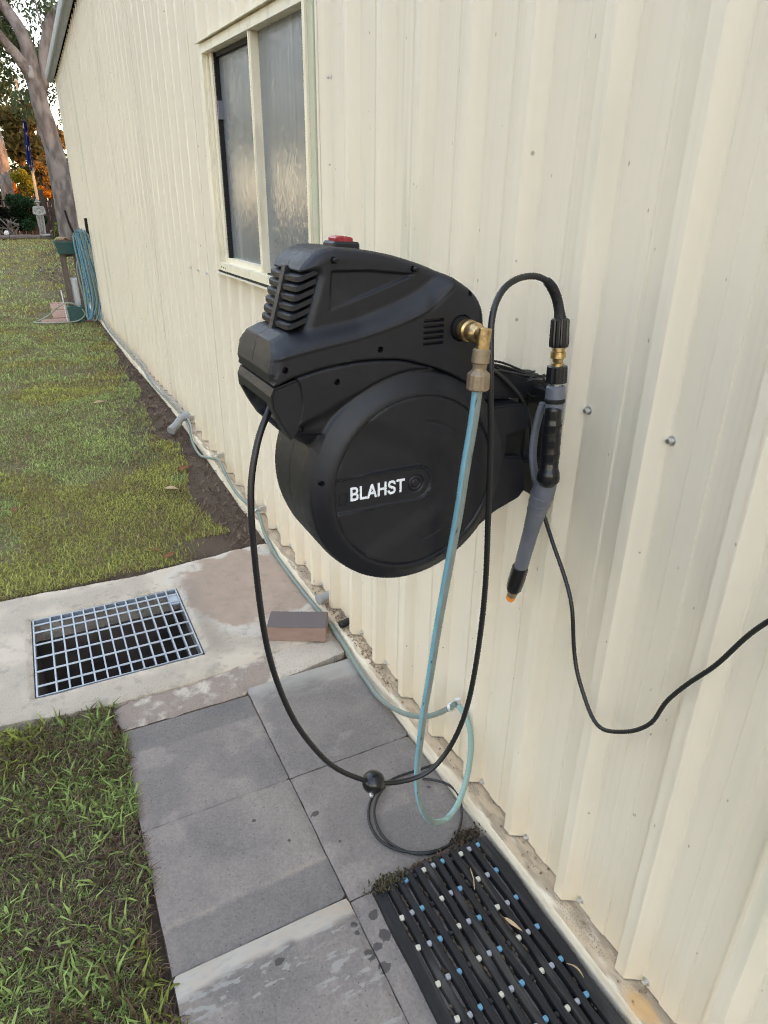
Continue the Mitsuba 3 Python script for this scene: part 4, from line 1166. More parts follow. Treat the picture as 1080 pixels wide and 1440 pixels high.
obj('nozzle_neck', lathe([-0.070, 0.9390, 0.800], [-0.0705, 0.9430, 0.782], [(0, 0.0105), (0.4, 0.0115), (0.6, 0.0098), (1, 0.0095)], 20), 'm_brass_dull', gun, smooth=40)
obj('nozzle_cap', lathe([-0.0705, 0.9426, 0.784], [-0.071, 0.9455, 0.771], [(0, 0.0088), (0.15, 0.0102), (0.7, 0.0098), (1, 0.0070)], flutes=6, depth=0.08), 'm_orange', gun, smooth=30)
tag(f'{gun}__nozzle_cap', 'orange nozzle tip')
obj('gun_holster', cat([box([-0.064, 0.958, 1.192], [-0.001, 0.976, 1.232], 0.003), box([-0.0645, 0.897, 1.196], [-0.0525, 0.957, 1.228], 0.003)]), 'm_black')
tag('gun_holster', 'black holder on the wall behind the spray gun', 'holder')

# ---------------------------------------------------------------- the rubber mat
mat = thing('rubber_mat', 'black rubber link mat with coloured spacers on the path by the wall', 'mat')
gap_x = lambda q: -0.0765 - 0.0269 * q
ROW = [0.960 - 0.0805 * q for q in range(9)]


def strip(x0, x1, y0, y1, h, seed):
    b = box([x0, y0, 0.002], [x1, y1, h], 0.002)
    n = 34
    ys_ = np.linspace(y0, y1, n)
    secs = []
    rg = np.random.default_rng(seed)
    for y in ys_:
        wv = 0.0016 * math.sin(y * 9 + seed) + 0.0012 * math.sin(y * 31 + seed * 2)
        t = 0.0012 * math.sin(y * 17 + seed * 3) + rg.uniform(-0.0004, 0.0004)
        secs.append([[x0 + wv, y, 0.002], [x0 + wv, y, h - 0.003 + t], [x0 + wv + 0.002, y, h + t], [x1 + wv - 0.002, y, h + t * 0.5], [x1 + wv, y, h - 0.003 + t], [x1 + wv, y, 0.002]])
    g = V(secs)
    r, c = g.shape[:2]
    i, j = np.meshgrid(np.arange(r - 1), np.arange(c), indexing='ij')
    k = (j + 1) % c
    f = np.vstack([np.stack([i * c + j, i * c + k, (i + 1) * c + k], -1).reshape(-1, 3), np.stack([i * c + j, (i + 1) * c + k, (i + 1) * c + j], -1).reshape(-1, 3)])
    e = (r - 1) * c
    f = np.vstack([f, [[0, q + 1, q] for q in range(1, c - 1)], [[e, e + q, e + q + 1] for q in range(1, c - 1)]])
    m = TM(g.reshape(-1, 3), f)
    m.fix_normals()
    return m


edges = []
for q in range(12):
    hi = gap_x(q - 1) - 0.0050 if q else -0.0405
    lo = gap_x(q) + 0.0050 if q < 11 else gap_x(10) - 0.034
    end = 0.976 + (rng.uniform(-0.006, 0.004) if 0 < q < 11 else 0)
    obj('strip', strip(lo, hi, 0.18, end, 0.0215 if 0 < q < 11 else 0.019, q), 'm_rubber', mat, smooth=35)
cap = lathe([-0.0050, 0, 0], [0.0050, 0, 0], [(0, 0.0052), (0.12, 0.0064), (0.88, 0.0064), (1, 0.0052)], 14)
caps = {m_: mikit.ply(cap, m_, 40) for m_ in ('m_blue_cap', 'm_grey_cap', 'm_cream_cap', 'm_rubber')}
for r_, y in enumerate(ROW):
    obj('rod', lathe([gap_x(10) - 0.02, y, 0.0125], [-0.05, y, 0.0125], [(0, 0.002), (1, 0.002)], 6), 'm_galv', mat)
    for q in range(11):
        if r_ == 0 and q >= 9:
            continue
        m_ = ('m_blue_cap', 'm_grey_cap', 'm_cream_cap', 'm_rubber')[q % 4]
        put('spacer', {**caps[m_], 'to_world': T().translate([gap_x(q), y + rng.uniform(-0.003, 0.003), 0.0160 if m_ != 'm_rubber' else 0.0125]).rotate([0, 0, 1], rng.uniform(-8, 8))}, mat)

# soil and dry bits caught between the strips
rg = np.random.default_rng(8)
bits = []
for q in range(520):
    g = rg.integers(0, 11)
    y = rg.uniform(0.42, 0.97)
    if meshkit.fbm(V([[g * 3.1, y * 9, 0.0]]), 2, 4)[0] < 0.47:
        continue
    s = trimesh.creation.icosphere(0, rg.uniform(0.0015, 0.0042))
    s.vertices *= rg.uniform(0.5, 1.5, s.vertices.shape) * V([1, 2.2, 0.7])
    s.apply_translation([gap_x(g) + rg.uniform(-0.0055, 0.0055), y, rg.uniform(0.006, 0.0125)])
    bits.append(s)
obj('mat_debris', cat(bits), two(pr(proc(lambda p, n, uv: mix((0.05, 0.036, 0.026), (0.19, 0.145, 0.10), cell_rand(p.x * 120, p.y * 120))), 0.95, 0.1)), smooth=True)
tag('mat_debris', 'dry soil and bits caught between the strips of the rubber mat', 'debris', kind='stuff')

# ---------------------------------------------------------------- grass
def blades(P, length, width, lean, seed, cols, bend=0.5):
    """one mesh of many bent blades: base points P (n, 3)"""
    rg = np.random.default_rng(seed)
    n = len(P)
    az = rg.uniform(0, 2 * np.pi, n)
    dirv = np.stack([np.cos(az), np.sin(az), np.zeros(n)], 1)
    side = np.stack([-np.sin(az), np.cos(az), np.zeros(n)], 1)
    tw = rg.uniform(-0.5, 0.5, n)
    side = side * np.cos(tw)[:, None] + V([0, 0, 1.0]) * np.sin(tw)[:, None] * 0.6
    L, W, le = length[:, None], width[:, None], lean[:, None]
    up = V([0, 0, 1.0])
    m1 = P + L * 0.45 * (up * np.cos(le * 0.6) + dirv * np.sin(le * 0.6))
    tip = m1 + L * 0.55 * (up * np.cos(le * (1 + bend)) + dirv * np.sin(le * (1 + bend)))
    v = np.stack([P - side * W * 0.5, P + side * W * 0.5, m1 - side * W * 0.45, m1 + side * W * 0.45, tip], 1)
    i = np.arange(n)[:, None] * 5
    f = np.stack([i + V([0, 1, 3]), i + V([0, 3, 2]), i + V([2, 3, 4])], 1).reshape(-1, 3).astype(int)
    c = np.repeat(cols[:, None], 5, 1)
    c[:, 4] *= 1.12
    return v.reshape(-1, 3), f, c.reshape(-1, 3)


def tint(P, seed, base, var, dry, dryness):
    rg = np.random.default_rng(seed)
    n = len(P)
    big = meshkit.fbm(np.c_[P[:, :2] * 1.3, np.zeros(n)], 3, seed)
    mid = meshkit.fbm(np.c_[P[:, :2] * 6.0, np.ones(n)], 3, seed + 3)
    c = V(base) * (1 + var * rg.uniform(-1, 1, (n, 1))) * (0.7 + 0.6 * mid[:, None])
    c = c * np.where(big[:, None] > 0.5, V([1.0, 1.06, 1.15]), V([1.08, 1.0, 0.85]))
    isdry = rg.uniform(0, 1, n) < dryness * (0.5 + 1.0 * (mid < 0.5))
    c[isdry] = V(dry) * rg.uniform(0.6, 1.3, (isdry.sum(), 1))
    return c


# near patch beside the pavers: broad blades
rg = np.random.default_rng(11)
n = 115000
P = np.c_[rg.uniform(-1.75, -0.80, n), rg.uniform(0.25, 2.0, n)]
dens = meshkit.fbm(np.c_[P * 5.0, np.zeros(n)], 3, 4)
edge_x = -0.862 + 0.085 * (meshkit.fbm(np.c_[P[:, 1] * 8, np.zeros(n), np.ones(n)], 3, 6) - 0.36)
edge_y = 1.975 + 0.03 * (meshkit.fbm(np.c_[P[:, 0] * 9, np.zeros(n), np.ones(n)], 2, 7) - 0.5)
keep_ = (P[:, 0] < edge_x) & (P[:, 1] < edge_y) & (rg.uniform(0, 1, n) < 0.20 + 2.4 * np.clip(dens - 0.36, 0, 1) + 0.4 * sstep(1.3, 1.9, P[:, 1]))
P = P[keep_]
n = len(P)
P3 = np.c_[P, np.where(P[:, 0] > -0.85, 0.0, -0.012)]
big = rg.uniform(0, 1, n)
length = np.where(big < 0.07, rg.uniform(0.040, 0.075, n), rg.uniform(0.014, 0.036, n))
width = np.where(big < 0.07, rg.uniform(0.005, 0.0085, n), rg.uniform(0.0018, 0.0042, n))
v1, f1, c1_ = blades(P3, length, width, rg.uniform(0.45, 1.45, n), 12, tint(P3, 13, (0.27, 0.33, 0.10), 0.45, (0.13, 0.095, 0.055), 0.30))
obj('grass', TM(v1, f1), 'm_grass', color=c1_)
tag('grass', 'coarse green grass growing in dark soil left of the pavers', 'grass', kind='stuff')
# dead stems and litter in it
n = 24000
P = np.c_[rg.uniform(-1.7, -0.82, n), rg.uniform(0.3, 1.97, n)]
P = P[P[:, 0] < -0.862 + 0.07 * (meshkit.fbm(np.c_[P[:, 1] * 8, np.zeros(n), np.ones(n)], 3, 6) - 0.33)]
n = len(P)
P3 = np.c_[P, np.where(P[:, 0] > -0.85, 0.001, -0.009)]
v1, f1, c1_ = blades(P3, rg.uniform(0.02, 0.05, n), rg.uniform(0.001, 0.0028, n), rg.uniform(1.1, 1.55, n), 15, V((0.12, 0.085, 0.060)) * rg.uniform(0.4, 1.8, (n, 1)), 0.1)
obj('grass_litter', TM(v1, f1), 'm_vc_matt', color=c1_)
tag('grass_litter', 'brown dead stems and litter lying among the coarse grass', 'litter', kind='stuff')


# the mown lawn
def lawn_edge(y):
    w = 0.12 + 0.10 * sstep(2.9, 3.4, y) * sstep(4.6, 3.6, y) + 0.10 * sstep(4.3, 4.9, y) * sstep(6.2, 5.2, y) - 0.09 * sstep(6.5, 9.5, y)
    return -w - 0.14 * (meshkit.fbm(np.c_[np.asarray(y) * 2.6, 0 * np.asarray(y), 0 * np.asarray(y)], 3, 4) - 0.35)


V2, F2, C2 = [], [], []
off = 0
for (y0, y1, n, wmin, sc) in ((2.82, 4.2, 56000, 0.0024, 1.0), (4.2, 6.5, 62000, 0.0034, 1.1), (6.5, 11.0, 62000, 0.0055, 1.35), (11.0, 22.7, 62000, 0.011, 2.2)):
    left = -0.95 - 0.20 * y1
    P = np.c_[rg.uniform(left, 3.0 if y0 > 10.9 else 0.0, n), rg.uniform(y0, y1, n)]
    near_edge = 2.845 + 0.02 * (meshkit.fbm(np.c_[P[:, 0] * 7, np.zeros(n), np.zeros(n)], 2, 3) - 0.5)
    bare = meshkit.fbm(np.c_[P * 3.4, np.zeros(n)], 3, 21)
    ok = (P[:, 1] > near_edge) & ((P[:, 0] < lawn_edge(P[:, 1])) | (P[:, 1] > 12.2)) & (rg.uniform(0, 1, n) < 0.35 + 2.6 * np.clip(bare - 0.30, 0, 1))
    ok &= ~((P[:, 0] > -0.50) & (P[:, 1] < 3.05) & (rg.uniform(0, 1, n) < sstep(-0.62, -0.3, P[:, 0])))
    ok &= ~((P[:, 0] > -0.80) & (P[:, 1] > 10.35) & (P[:, 1] < 11.6) & (P[:, 0] < 0))
    P = P[ok]
    n = len(P)
    P3 = np.c_[P, ground_z(P[:, 0], P[:, 1]) - 0.011]
    dry = 0.22 + 0.14 * sstep(5, 12, P[:, 1].mean())
    cols = tint(P3, 31, (0.37, 0.41, 0.145), 0.55, (0.34, 0.25, 0.15), dry)
    v, f, c = blades(P3, rg.uniform(0.014, 0.038, n) * sc, rg.uniform(0.8, 1.7, n) * wmin, rg.uniform(0.3, 1.2, n), 33, cols)
    V2.append(v); F2.append(f + off); C2.append(c)
    off += len(v)
obj('lawn', TM(np.vstack(V2), np.vstack(F2)), 'm_grass', color=np.vstack(C2))
tag('lawn', 'mown yellow green lawn stretching along the shed to the garden bed', 'grass', kind='stuff')

# mulch chips along the wall
n = 2600
P = np.c_[rg.uniform(-0.62, -0.035, n), 2.88 + rg.uniform(0, 1, n) ** 1.4 * 7.5]
P = P[P[:, 0] > lawn_edge(P[:, 1]) - 0.05]
n = len(P)
P3 = np.c_[P, ground_z(P[:, 0], P[:, 1]) - 0.007]
sc = 1 + P[:, 1] * 0.12
v1, f1, c1_ = blades(P3, rg.uniform(0.012, 0.040, n) * sc, rg.uniform(0.003, 0.008, n) * sc, rg.uniform(1.2, 1.55, n), 17, V((0.12, 0.085, 0.062)) * rg.uniform(0.3, 1.7, (n, 1)), 0.05)
obj('mulch', TM(v1, f1), 'm_vc_matt', color=c1_)
tag('mulch', 'dark brown chips and dead stalks in the strip along the wall', 'mulch', kind='stuff')


def leaf_mesh(c, L, W, az, curl, tiltx):
    s = np.linspace(0, 1, 7)
    w = W * np.sin(np.pi * s ** 0.8) * 0.5
    z = curl * np.sin(np.pi * s) * L
    a = np.stack([s * L - L / 2, w, z + 0.12 * W], 1)
    b = np.stack([s * L - L / 2, 0 * w, z], 1)
    d_ = np.stack([s * L - L / 2, -w, z + 0.2 * W], 1)
    v = np.vstack([a, b, d_])
    f = []
    for q in range(6):
        for o in (0, 7):
            f += [[o + q, o + q + 1, o + q + 8], [o + q, o + q + 8, o + q + 7]]
    m = TM(v, f)
    m.apply_transform(trimesh.transformations.euler_matrix(tiltx, 0, az))
    m.apply_translation(c)
    return m


for q, (x, y, L_, az, lab, col) in enumerate([(-0.49, 2.905, 0.075, 0.4, 'large rust brown dead leaf at the lawn edge by the apron', 'm_leaf_brown'), (-0.545, 2.99, 0.055, 2.2, 'small rust brown dead leaf just beyond the large one', 'm_leaf_brown'), (-0.33, 3.68, 0.09, -0.6, 'pale tan leaf on the lawn near the soil strip', 'm_leaf_tan'),
                                             (-0.51, 5.65, 0.10, 0.2, 'long pale leaf alone in the middle of the lawn', 'm_leaf_tan'), (-1.13, 3.75, 0.07, 1.3, 'brown leaf in the left part of the lawn', 'm_leaf_brown'), (-0.20, 3.95, 0.10, 0.5, 'pinkish leaf on the bare soil close to the wall', 'm_leaf_brown')]):
    k = numbered('dead_leaf')
    scene[k] = mikit.ply(leaf_mesh([x, y, float(ground_z(x, y)) + 0.008], L_, L_ * 0.36, az, 0.12, 0.25), col, True)
    tag(k, lab, 'leaf')
scene['m_leaf_brown'] = two(pr((0.20, 0.085, 0.045), 0.75, 0.2))
scene['m_leaf_tan'] = two(pr((0.42, 0.31, 0.18), 0.75, 0.2))
for x, y, L_, az, lab in ((-0.128, 0.742, 0.052, -1.2, 'thin curled tan leaf lying across the mat strips near their middle'), (-0.072, 0.60, 0.042, 1.9, 'thin curled tan leaf near the wall side of the mat'), (-0.155, 0.860, 0.045, 1.25, 'thin dry stalk standing between the mat spacers')):
    k = numbered('dry_leaf')
    m = leaf_mesh([x, y, 0.030], L_, L_ * 0.16, az, 0.18, 0.5)
    if 'stalk' in lab:
        m = tube([[x, y, 0.02], [x + 0.004, y + 0.012, 0.04], [x + 0.005, y + 0.030, 0.055]], 0.0012, 6)
    scene[k] = mikit.ply(m, 'm_leaf_tan', True)
    tag(k, lab, 'leaf')

# weeds at the back edge of the mat
def weed(cx, cy, rx, ry, n, h, seed, cols):
    rg = np.random.default_rng(seed)
    P = np.c_[cx + rg.normal(0, rx, n), cy + rg.normal(0, ry, n), np.full(n, 0.004)]
    return blades(P + np.c_[np.zeros((n, 2)), rg.uniform(0, h, n)], rg.uniform(0.006, 0.016, n), rg.uniform(0.003, 0.0055, n), rg.uniform(0.2, 1.5, n), seed, V(cols) * rg.uniform(0.4, 1.6, (n, 1)))


for q, (a, lab) in enumerate((((-0.335, 0.970, 0.022, 0.008, 420, 0.022, 5, (0.07, 0.06, 0.035)), 'low dark weed at the outer back corner of the mat'), ((-0.085, 1.000, 0.022, 0.009, 300, 0.012, 6, (0.055, 0.042, 0.03)), 'dark weed tuft where the black line meets the mat'),
                              ((-0.225, 0.981, 0.055, 0.004, 300, 0.010, 8, (0.09, 0.065, 0.045)), 'thin row of weeds along the back edge of the mat'))):
    v, f, c = weed(*a)
    k = obj('weed', TM(v, f), 'm_vc_matt', color=c)
    tag(k, lab, 'weed')

# seeds and grit on the slab ledge
peb = []
for q in range(420):
    y = rg.choice([rg.normal(2.02, 0.13), rg.normal(1.75, 0.08), rg.uniform(0.4, 2.6)], p=[0.6, 0.2, 0.2])
    s = trimesh.creation.icosphere(0, rg.uniform(0.0018, 0.0042))
    s.vertices *= rg.uniform(0.6, 1.2, s.vertices.shape)
    s.apply_translation([rg.uniform(-0.018, 0.026), y, 0.0475 + float(bump_y(y))])
    peb.append(s)
obj('ledge_grit', cat(peb), two(pr(proc(lambda p, n, uv: mix((0.16, 0.11, 0.07), (0.40, 0.31, 0.21), cell_rand(p.x * 180, p.y * 180))), 0.9, 0.2)), smooth=True)
tag('ledge_grit', 'seeds and grit gathered on the ledge under the wall sheets', 'grit', kind='stuff')

# ---------------------------------------------------------------- tap stand with the coiled hose, at the far end of the shed
GZ0 = 0.0
for q, (x0, x1, y0, y1) in enumerate(((-0.77, -0.40, 10.42, 10.80), (-0.39, -0.10, 10.40, 10.79), (-0.60, -0.36, 10.82, 11.6), (-0.58, -0.36, 11.62, 12.5))):
    k = numbered('stand_paver')
    scene[k] = mikit.ply(box([x0, y0, -0.04], [x1, y1, 0.012 + 0.006 * q], 0.006), 'm_tile')
    tag(k, ['reddish paver under the looped hose end, left of the stand', 'reddish paver under the coiled hose', 'reddish paver behind the left post of the stand', 'farthest reddish paver behind the stand'][q], 'paver')
st = thing('tap_stand', 'weathered timber post stand holding a planter box at the shed end', 'stand')
obj('post', box([-0.395, 10.50, 0.0], [-0.320, 10.575, 0.90], 0.004), 'm_wood', st)
obj('post', box([-0.225, 10.53, 0.0], [-0.150, 10.605, 1.10], 0.004), 'm_wood', st)
obj('crosspiece', box([-0.33, 10.61, 0.84], [-0.14, 10.64, 0.90], 0.003), 'm_wood', st)
pl_ = thing('planter_box', 'green planter box with dry soil and cuttings on the timber stand', 'planter')
pb2 = prism8([[-0.405, 10.44, 0.885], [-0.205, 10.44, 0.885], [-0.205, 10.66, 0.885], [-0.405, 10.66, 0.885]], [[-0.435, 10.42, 1.035], [-0.185, 10.42, 1.035], [-0.185, 10.68, 1.035], [-0.435, 10.68, 1.035]])
obj('tub', pb2, 'm_green_tub', pl_)
obj('rim', cat([box([-0.445, 10.41, 1.02], [-0.175, 10.425, 1.045]), box([-0.445, 10.675, 1.02], [-0.175, 10.69, 1.045]), box([-0.445, 10.425, 1.02], [-0.43, 10.675, 1.045]), box([-0.19, 10.425, 1.02], [-0.175, 10.675, 1.045])]), 'm_green_tub', pl_)
obj('soil', box([-0.425, 10.43, 1.03], [-0.195, 10.67, 1.06], 0.01), 'm_soil', pl_)
ct = [tube(smooth_path(V([(-0.42 + 0.03 * q, 10.45, 1.06), (-0.38 + 0.03 * q, 10.5, 1.085), (-0.30 + 0.02 * q, 10.55, 1.08 - 0.01 * q)]), 10), 0.009, 6) for q in range(4)]
obj('cutting', ct[0], two(pr((0.30, 0.40, 0.14), 0.7)), pl_, smooth=True)
obj('cutting', cat(ct[1:]), 'm_leaf_tan', pl_, smooth=True)
obj('water_bucket', lathe([-0.262, 10.62, 0.17], [-0.270, 10.62, 0.56], [(0, 0.068), (0.02, 0.072), (0.9, 0.088), (0.91, 0.094), (1.0, 0.094), (1.0, 0.086), (0.9, 0.08)], 24), 'm_bucket', smooth=40)
tag('water_bucket', 'white plastic bucket standing between the posts', 'bucket')
obj('green_tray', prism8([[-0.41, 10.33, 0.014], [-0.23, 10.33, 0.014], [-0.23, 10.49, 0.014], [-0.41, 10.49, 0.014]], [[-0.425, 10.32, 0.215], [-0.215, 10.32, 0.215], [-0.215, 10.495, 0.215], [-0.425, 10.495, 0.215]]), 'm_green_tub')
tag('green_tray', 'dark green tub on the pavers in front of the bucket', 'tub')
obj('white_stake', tube([[-0.435, 10.50, 0.0], [-0.452, 10.55, 0.42]], 0.010, 8), 'm_bucket', smooth=True)
tag('white_stake', 'thin white stake leaning by the left post', 'stake')
hr = thing('hose_hanger', 'dark metal hose hanger bracket on the shed corner', 'bracket')
obj('upright', box([-0.030, 10.30, 1.02], [0.004, 10.36, 1.33], 0.003), 'm_black', hr)
obj('arm', tube(smooth_path(V([(-0.01, 10.33, 1.10), (-0.10, 10.30, 1.12), (-0.17, 10.28, 1.14), (-0.23, 10.27, 1.30), (-0.25, 10.27, 1.42)]), 24), 0.014, 8), 'm_black', hr, smooth=40)
coil = thing('coiled_hose', 'blue and pale green garden hose coiled over the hanger', 'hose')
rg = np.random.default_rng(5)
for q in range(15):
    x = -0.19 + 0.0115 * q + rg.uniform(-0.004, 0.004)
    y = 10.24 + rg.uniform(-0.035, 0.045)
    lo = 0.02 + rg.uniform(0, 0.05) + 0.03 * (q % 3)
    wdt = rg.uniform(0.02, 0.045)
    top = 1.215 - 0.008 * abs(q - 7) + rg.uniform(-0.015, 0.01)
    sw_ = rg.uniform(-0.02, 0.035) + 0.05
    pth = V([(x - wdt * 0.3, y, top - 0.03), (x, y - 0.02, top), (x + wdt * 0.5, y - 0.015, top - 0.06), (x + wdt + 0.02, y - 0.02, 0.85), (x + wdt + sw_, y - 0.02, 0.5), (x + wdt * 0.6 + sw_, y - 0.02, lo + 0.12), (x + sw_ * 0.7, y - 0.01, lo), (x - wdt * 0.4 + sw_ * 0.5, y, lo + 0.10), (x - wdt * 0.5 + 0.02, y, 0.55), (x - wdt * 0.6, y + 0.01, 0.95), (x - wdt * 0.5, y + 0.02, top - 0.04)])
    pth[:, 0] -= 0.045 * sstep(0.25, 0.0, pth[:, 2])
    m, c = striped_tube(smooth_path(pth, 60), 0.0085, 10, (0.21, 0.27, 0.23) if q % 3 else (0.09, 0.24, 0.36), [(0.3 * (q % 5), 0.7, (0.09, 0.29, 0.45) if q % 2 else (0.30, 0.36, 0.31))], (-0.7, -0.7, 0))
    obj('turn', m, 'm_vc', coil, smooth=True, color=c)
lp = smooth_path(V([(-0.19, 10.30, 0.05), (-0.30, 10.36, 0.24), (-0.45, 10.42, 0.255), (-0.62, 10.46, 0.14), (-0.80, 10.48, 0.04), (-0.86, 10.44, 0.03), (-0.74, 10.34, 0.025), (-0.55, 10.30, 0.025), (-0.35, 10.31, 0.028), (-0.22, 10.33, 0.10), (-0.20, 10.36, 0.45), (-0.19, 10.38, 0.80)]), 110)
m, c = striped_tube(lp, 0.0095, 10, (0.30, 0.34, 0.25), [(0.5, 0.5, (0.20, 0.24, 0.19))], (-0.7, -0.7, 0))
obj('loose_end', m, 'm_vc', coil, smooth=True, color=c)

# ---------------------------------------------------------------- garden at the back
def tree_trunk(path, radii, sides=18, seed=0, amp=0.12):
    p = smooth_path(V(path), 40)
    r = np.interp(np.linspace(0, 1, 40), np.linspace(0, 1, len(radii)), radii)
    m = tube(p, r, sides)
    nrm = m.vertex_normals
    m.vertices = m.vertices + nrm * (amp * np.repeat(r, sides).mean() * (meshkit.fbm(m.vertices * 3.1, 3, seed)[:, None] - 0.5) * 2)
    return m


def foliage(centres, radii, n_each, size, seed, base, var=0.35, flat=0.8, droop=0.0):
    """leaves in clumps: (vertices, faces, colours)"""
    rg = np.random.default_rng(seed)
    P, S = [], []
    for c, r, n in zip(centres, radii, n_each):
        u = rg.normal(0, 1, (n, 3))
        u /= np.linalg.norm(u, axis=1, keepdims=True)
        u *= (rg.uniform(0.15, 1, (n, 1)) ** 0.45) * r
        u[:, 2] *= flat
        P.append(V(c) + u)
        S.append(np.full(n, rg.uniform(0.65, 1.25)))
    P, S = np.vstack(P), np.concatenate(S)
    n = len(P)
    a = rg.normal(0, 1, (n, 3)) + V([0, 0, -droop])
    a /= np.linalg.norm(a, axis=1, keepdims=True)
    b = np.cross(a, rg.normal(0, 1, (n, 3)))
    b /= np.linalg.norm(b, axis=1, keepdims=True)
    L = (size * rg.uniform(0.6, 1.4, n))[:, None]
    W = L * 0.36
    v = np.stack([P - a * L * 0.5, P + b * W * 0.5, P + a * L * 0.5, P - b * W * 0.5], 1).reshape(-1, 3)
    i = np.arange(n)[:, None] * 4
    f = np.stack([i + V([0, 1, 2]), i + V([0, 2, 3])], 1).reshape(-1, 3).astype(int)
    col = V(base) * (1 + var * rg.uniform(-1, 1, (n, 1))) * S[:, None]
    return v, f, np.repeat(col, 4, 0)


gum = thing('gum_tree', 'big leaning gum tree with forked pinkish trunk behind the shed end', 'tree')
GY = 19.0
obj('trunk', tree_trunk([(0.34, GY, 0.2), (0.32, GY, 0.9), (0.315, GY, 1.45), (0.295, GY, 2.05), (0.25, GY, 2.6), (0.20, GY, 3.1), (0.145, GY, 3.5), (0.13, GY, 3.95)], [0.33, 0.275, 0.25, 0.245, 0.225, 0.20, 0.175, 0.185], 22, 1), 'm_bark', gum, smooth=60)
obj('burl', bones([((0.02, GY - 0.09, 4.02), 0.10), ((0.03, GY - 0.08, 4.20), 0.075)] and [(((0.045, GY - 0.10, 4.02), 0.085), ((0.05, GY - 0.10, 4.16), 0.07))], 0.05), 'm_stone', gum, smooth=True)
for path, rad in (([(0.11, GY, 3.86), (-0.02, GY - 0.05, 4.15), (-0.20, GY - 0.1, 4.42), (-0.38, GY - 0.2, 4.62), (-0.60, GY - 0.3, 4.95), (-0.95, GY - 0.4, 5.5)], [0.14, 0.12, 0.10, 0.095, 0.085, 0.07]),
                  ([(0.12, GY, 3.85), (0.10, GY, 4.25), (0.06, GY, 4.65), (-0.06, GY + 0.1, 5.0), (-0.20, GY + 0.2, 5.25), (-0.42, GY + 0.3, 5.6), (-0.6, GY + 0.4, 6.3)], [0.17, 0.155, 0.135, 0.12, 0.11, 0.10, 0.08]),
                  ([(0.17, GY, 3.75), (0.33, GY, 4.1), (0.38, GY, 4.45), (0.50, GY, 4.8), (0.66, GY, 5.15), (0.92, GY, 5.42), (1.2, GY, 5.9)], [0.12, 0.115, 0.11, 0.10, 0.095, 0.09, 0.07]),
                  ([(0.50, GY, 4.80), (0.44, GY + 0.1, 5.05), (0.40, GY + 0.1, 5.35), (0.42, GY + 0.1, 5.7)], [0.03, 0.02, 0.015, 0.01])):
    obj('limb', tree_trunk(path, rad, 14, 2), 'm_bark', gum, smooth=60)
rg = np.random.default_rng(77)
cs, rs, ns = [], [], []
for q in range(34):
    x = rg.uniform(-1.9, 1.2)
    z = rg.uniform(4.2, 7.0)
    cs.append((x, GY + rg.uniform(-0.6, 2.2), z)); rs.append(rg.uniform(0.24, 0.46)); ns.append(130)
for c, r, n in (((-0.15, GY + 0.5, 4.75), 0.42, 520), ((-0.42, GY + 0.6, 5.1), 0.40, 460), ((0.12, GY + 0.9, 4.55), 0.30, 300), ((-0.05, GY + 1.5, 3.6), 0.42, 420)):
    cs.append(c); rs.append(r); ns.append(n)
v, f, c = foliage(cs, rs, ns, 0.13, 5, (0.11, 0.135, 0.07), 0.4, 0.9, 0.8)
obj('crown', TM(v, f), 'm_grass', gum, color=c)

lt = thing('gum_tree', 'pale gum trunk at the left edge of the picture behind the bushes', 'tree')
obj('trunk', tree_trunk([(-0.88, 30, 0.4), (-0.86, 30, 1.9), (-0.84, 30, 2.5), (-0.83, 30, 3.1), (-0.98, 30, 4.4), (-1.3, 30, 6.5)], [0.26, 0.22, 0.20, 0.18, 0.16, 0.12], 16, 4), 'm_bark', lt, smooth=60)
v, f, c = foliage([(-1.3 + rg.uniform(-1.5, 1.3), 30 + rg.uniform(-1, 1), 6.2 + rg.uniform(-1.2, 2)) for q in range(14)], [0.6] * 14, [300] * 14, 0.2, 6, (0.065, 0.095, 0.04), 0.4, 0.8, 0.6)
obj('crown', TM(v, f), 'm_grass', lt, color=c)

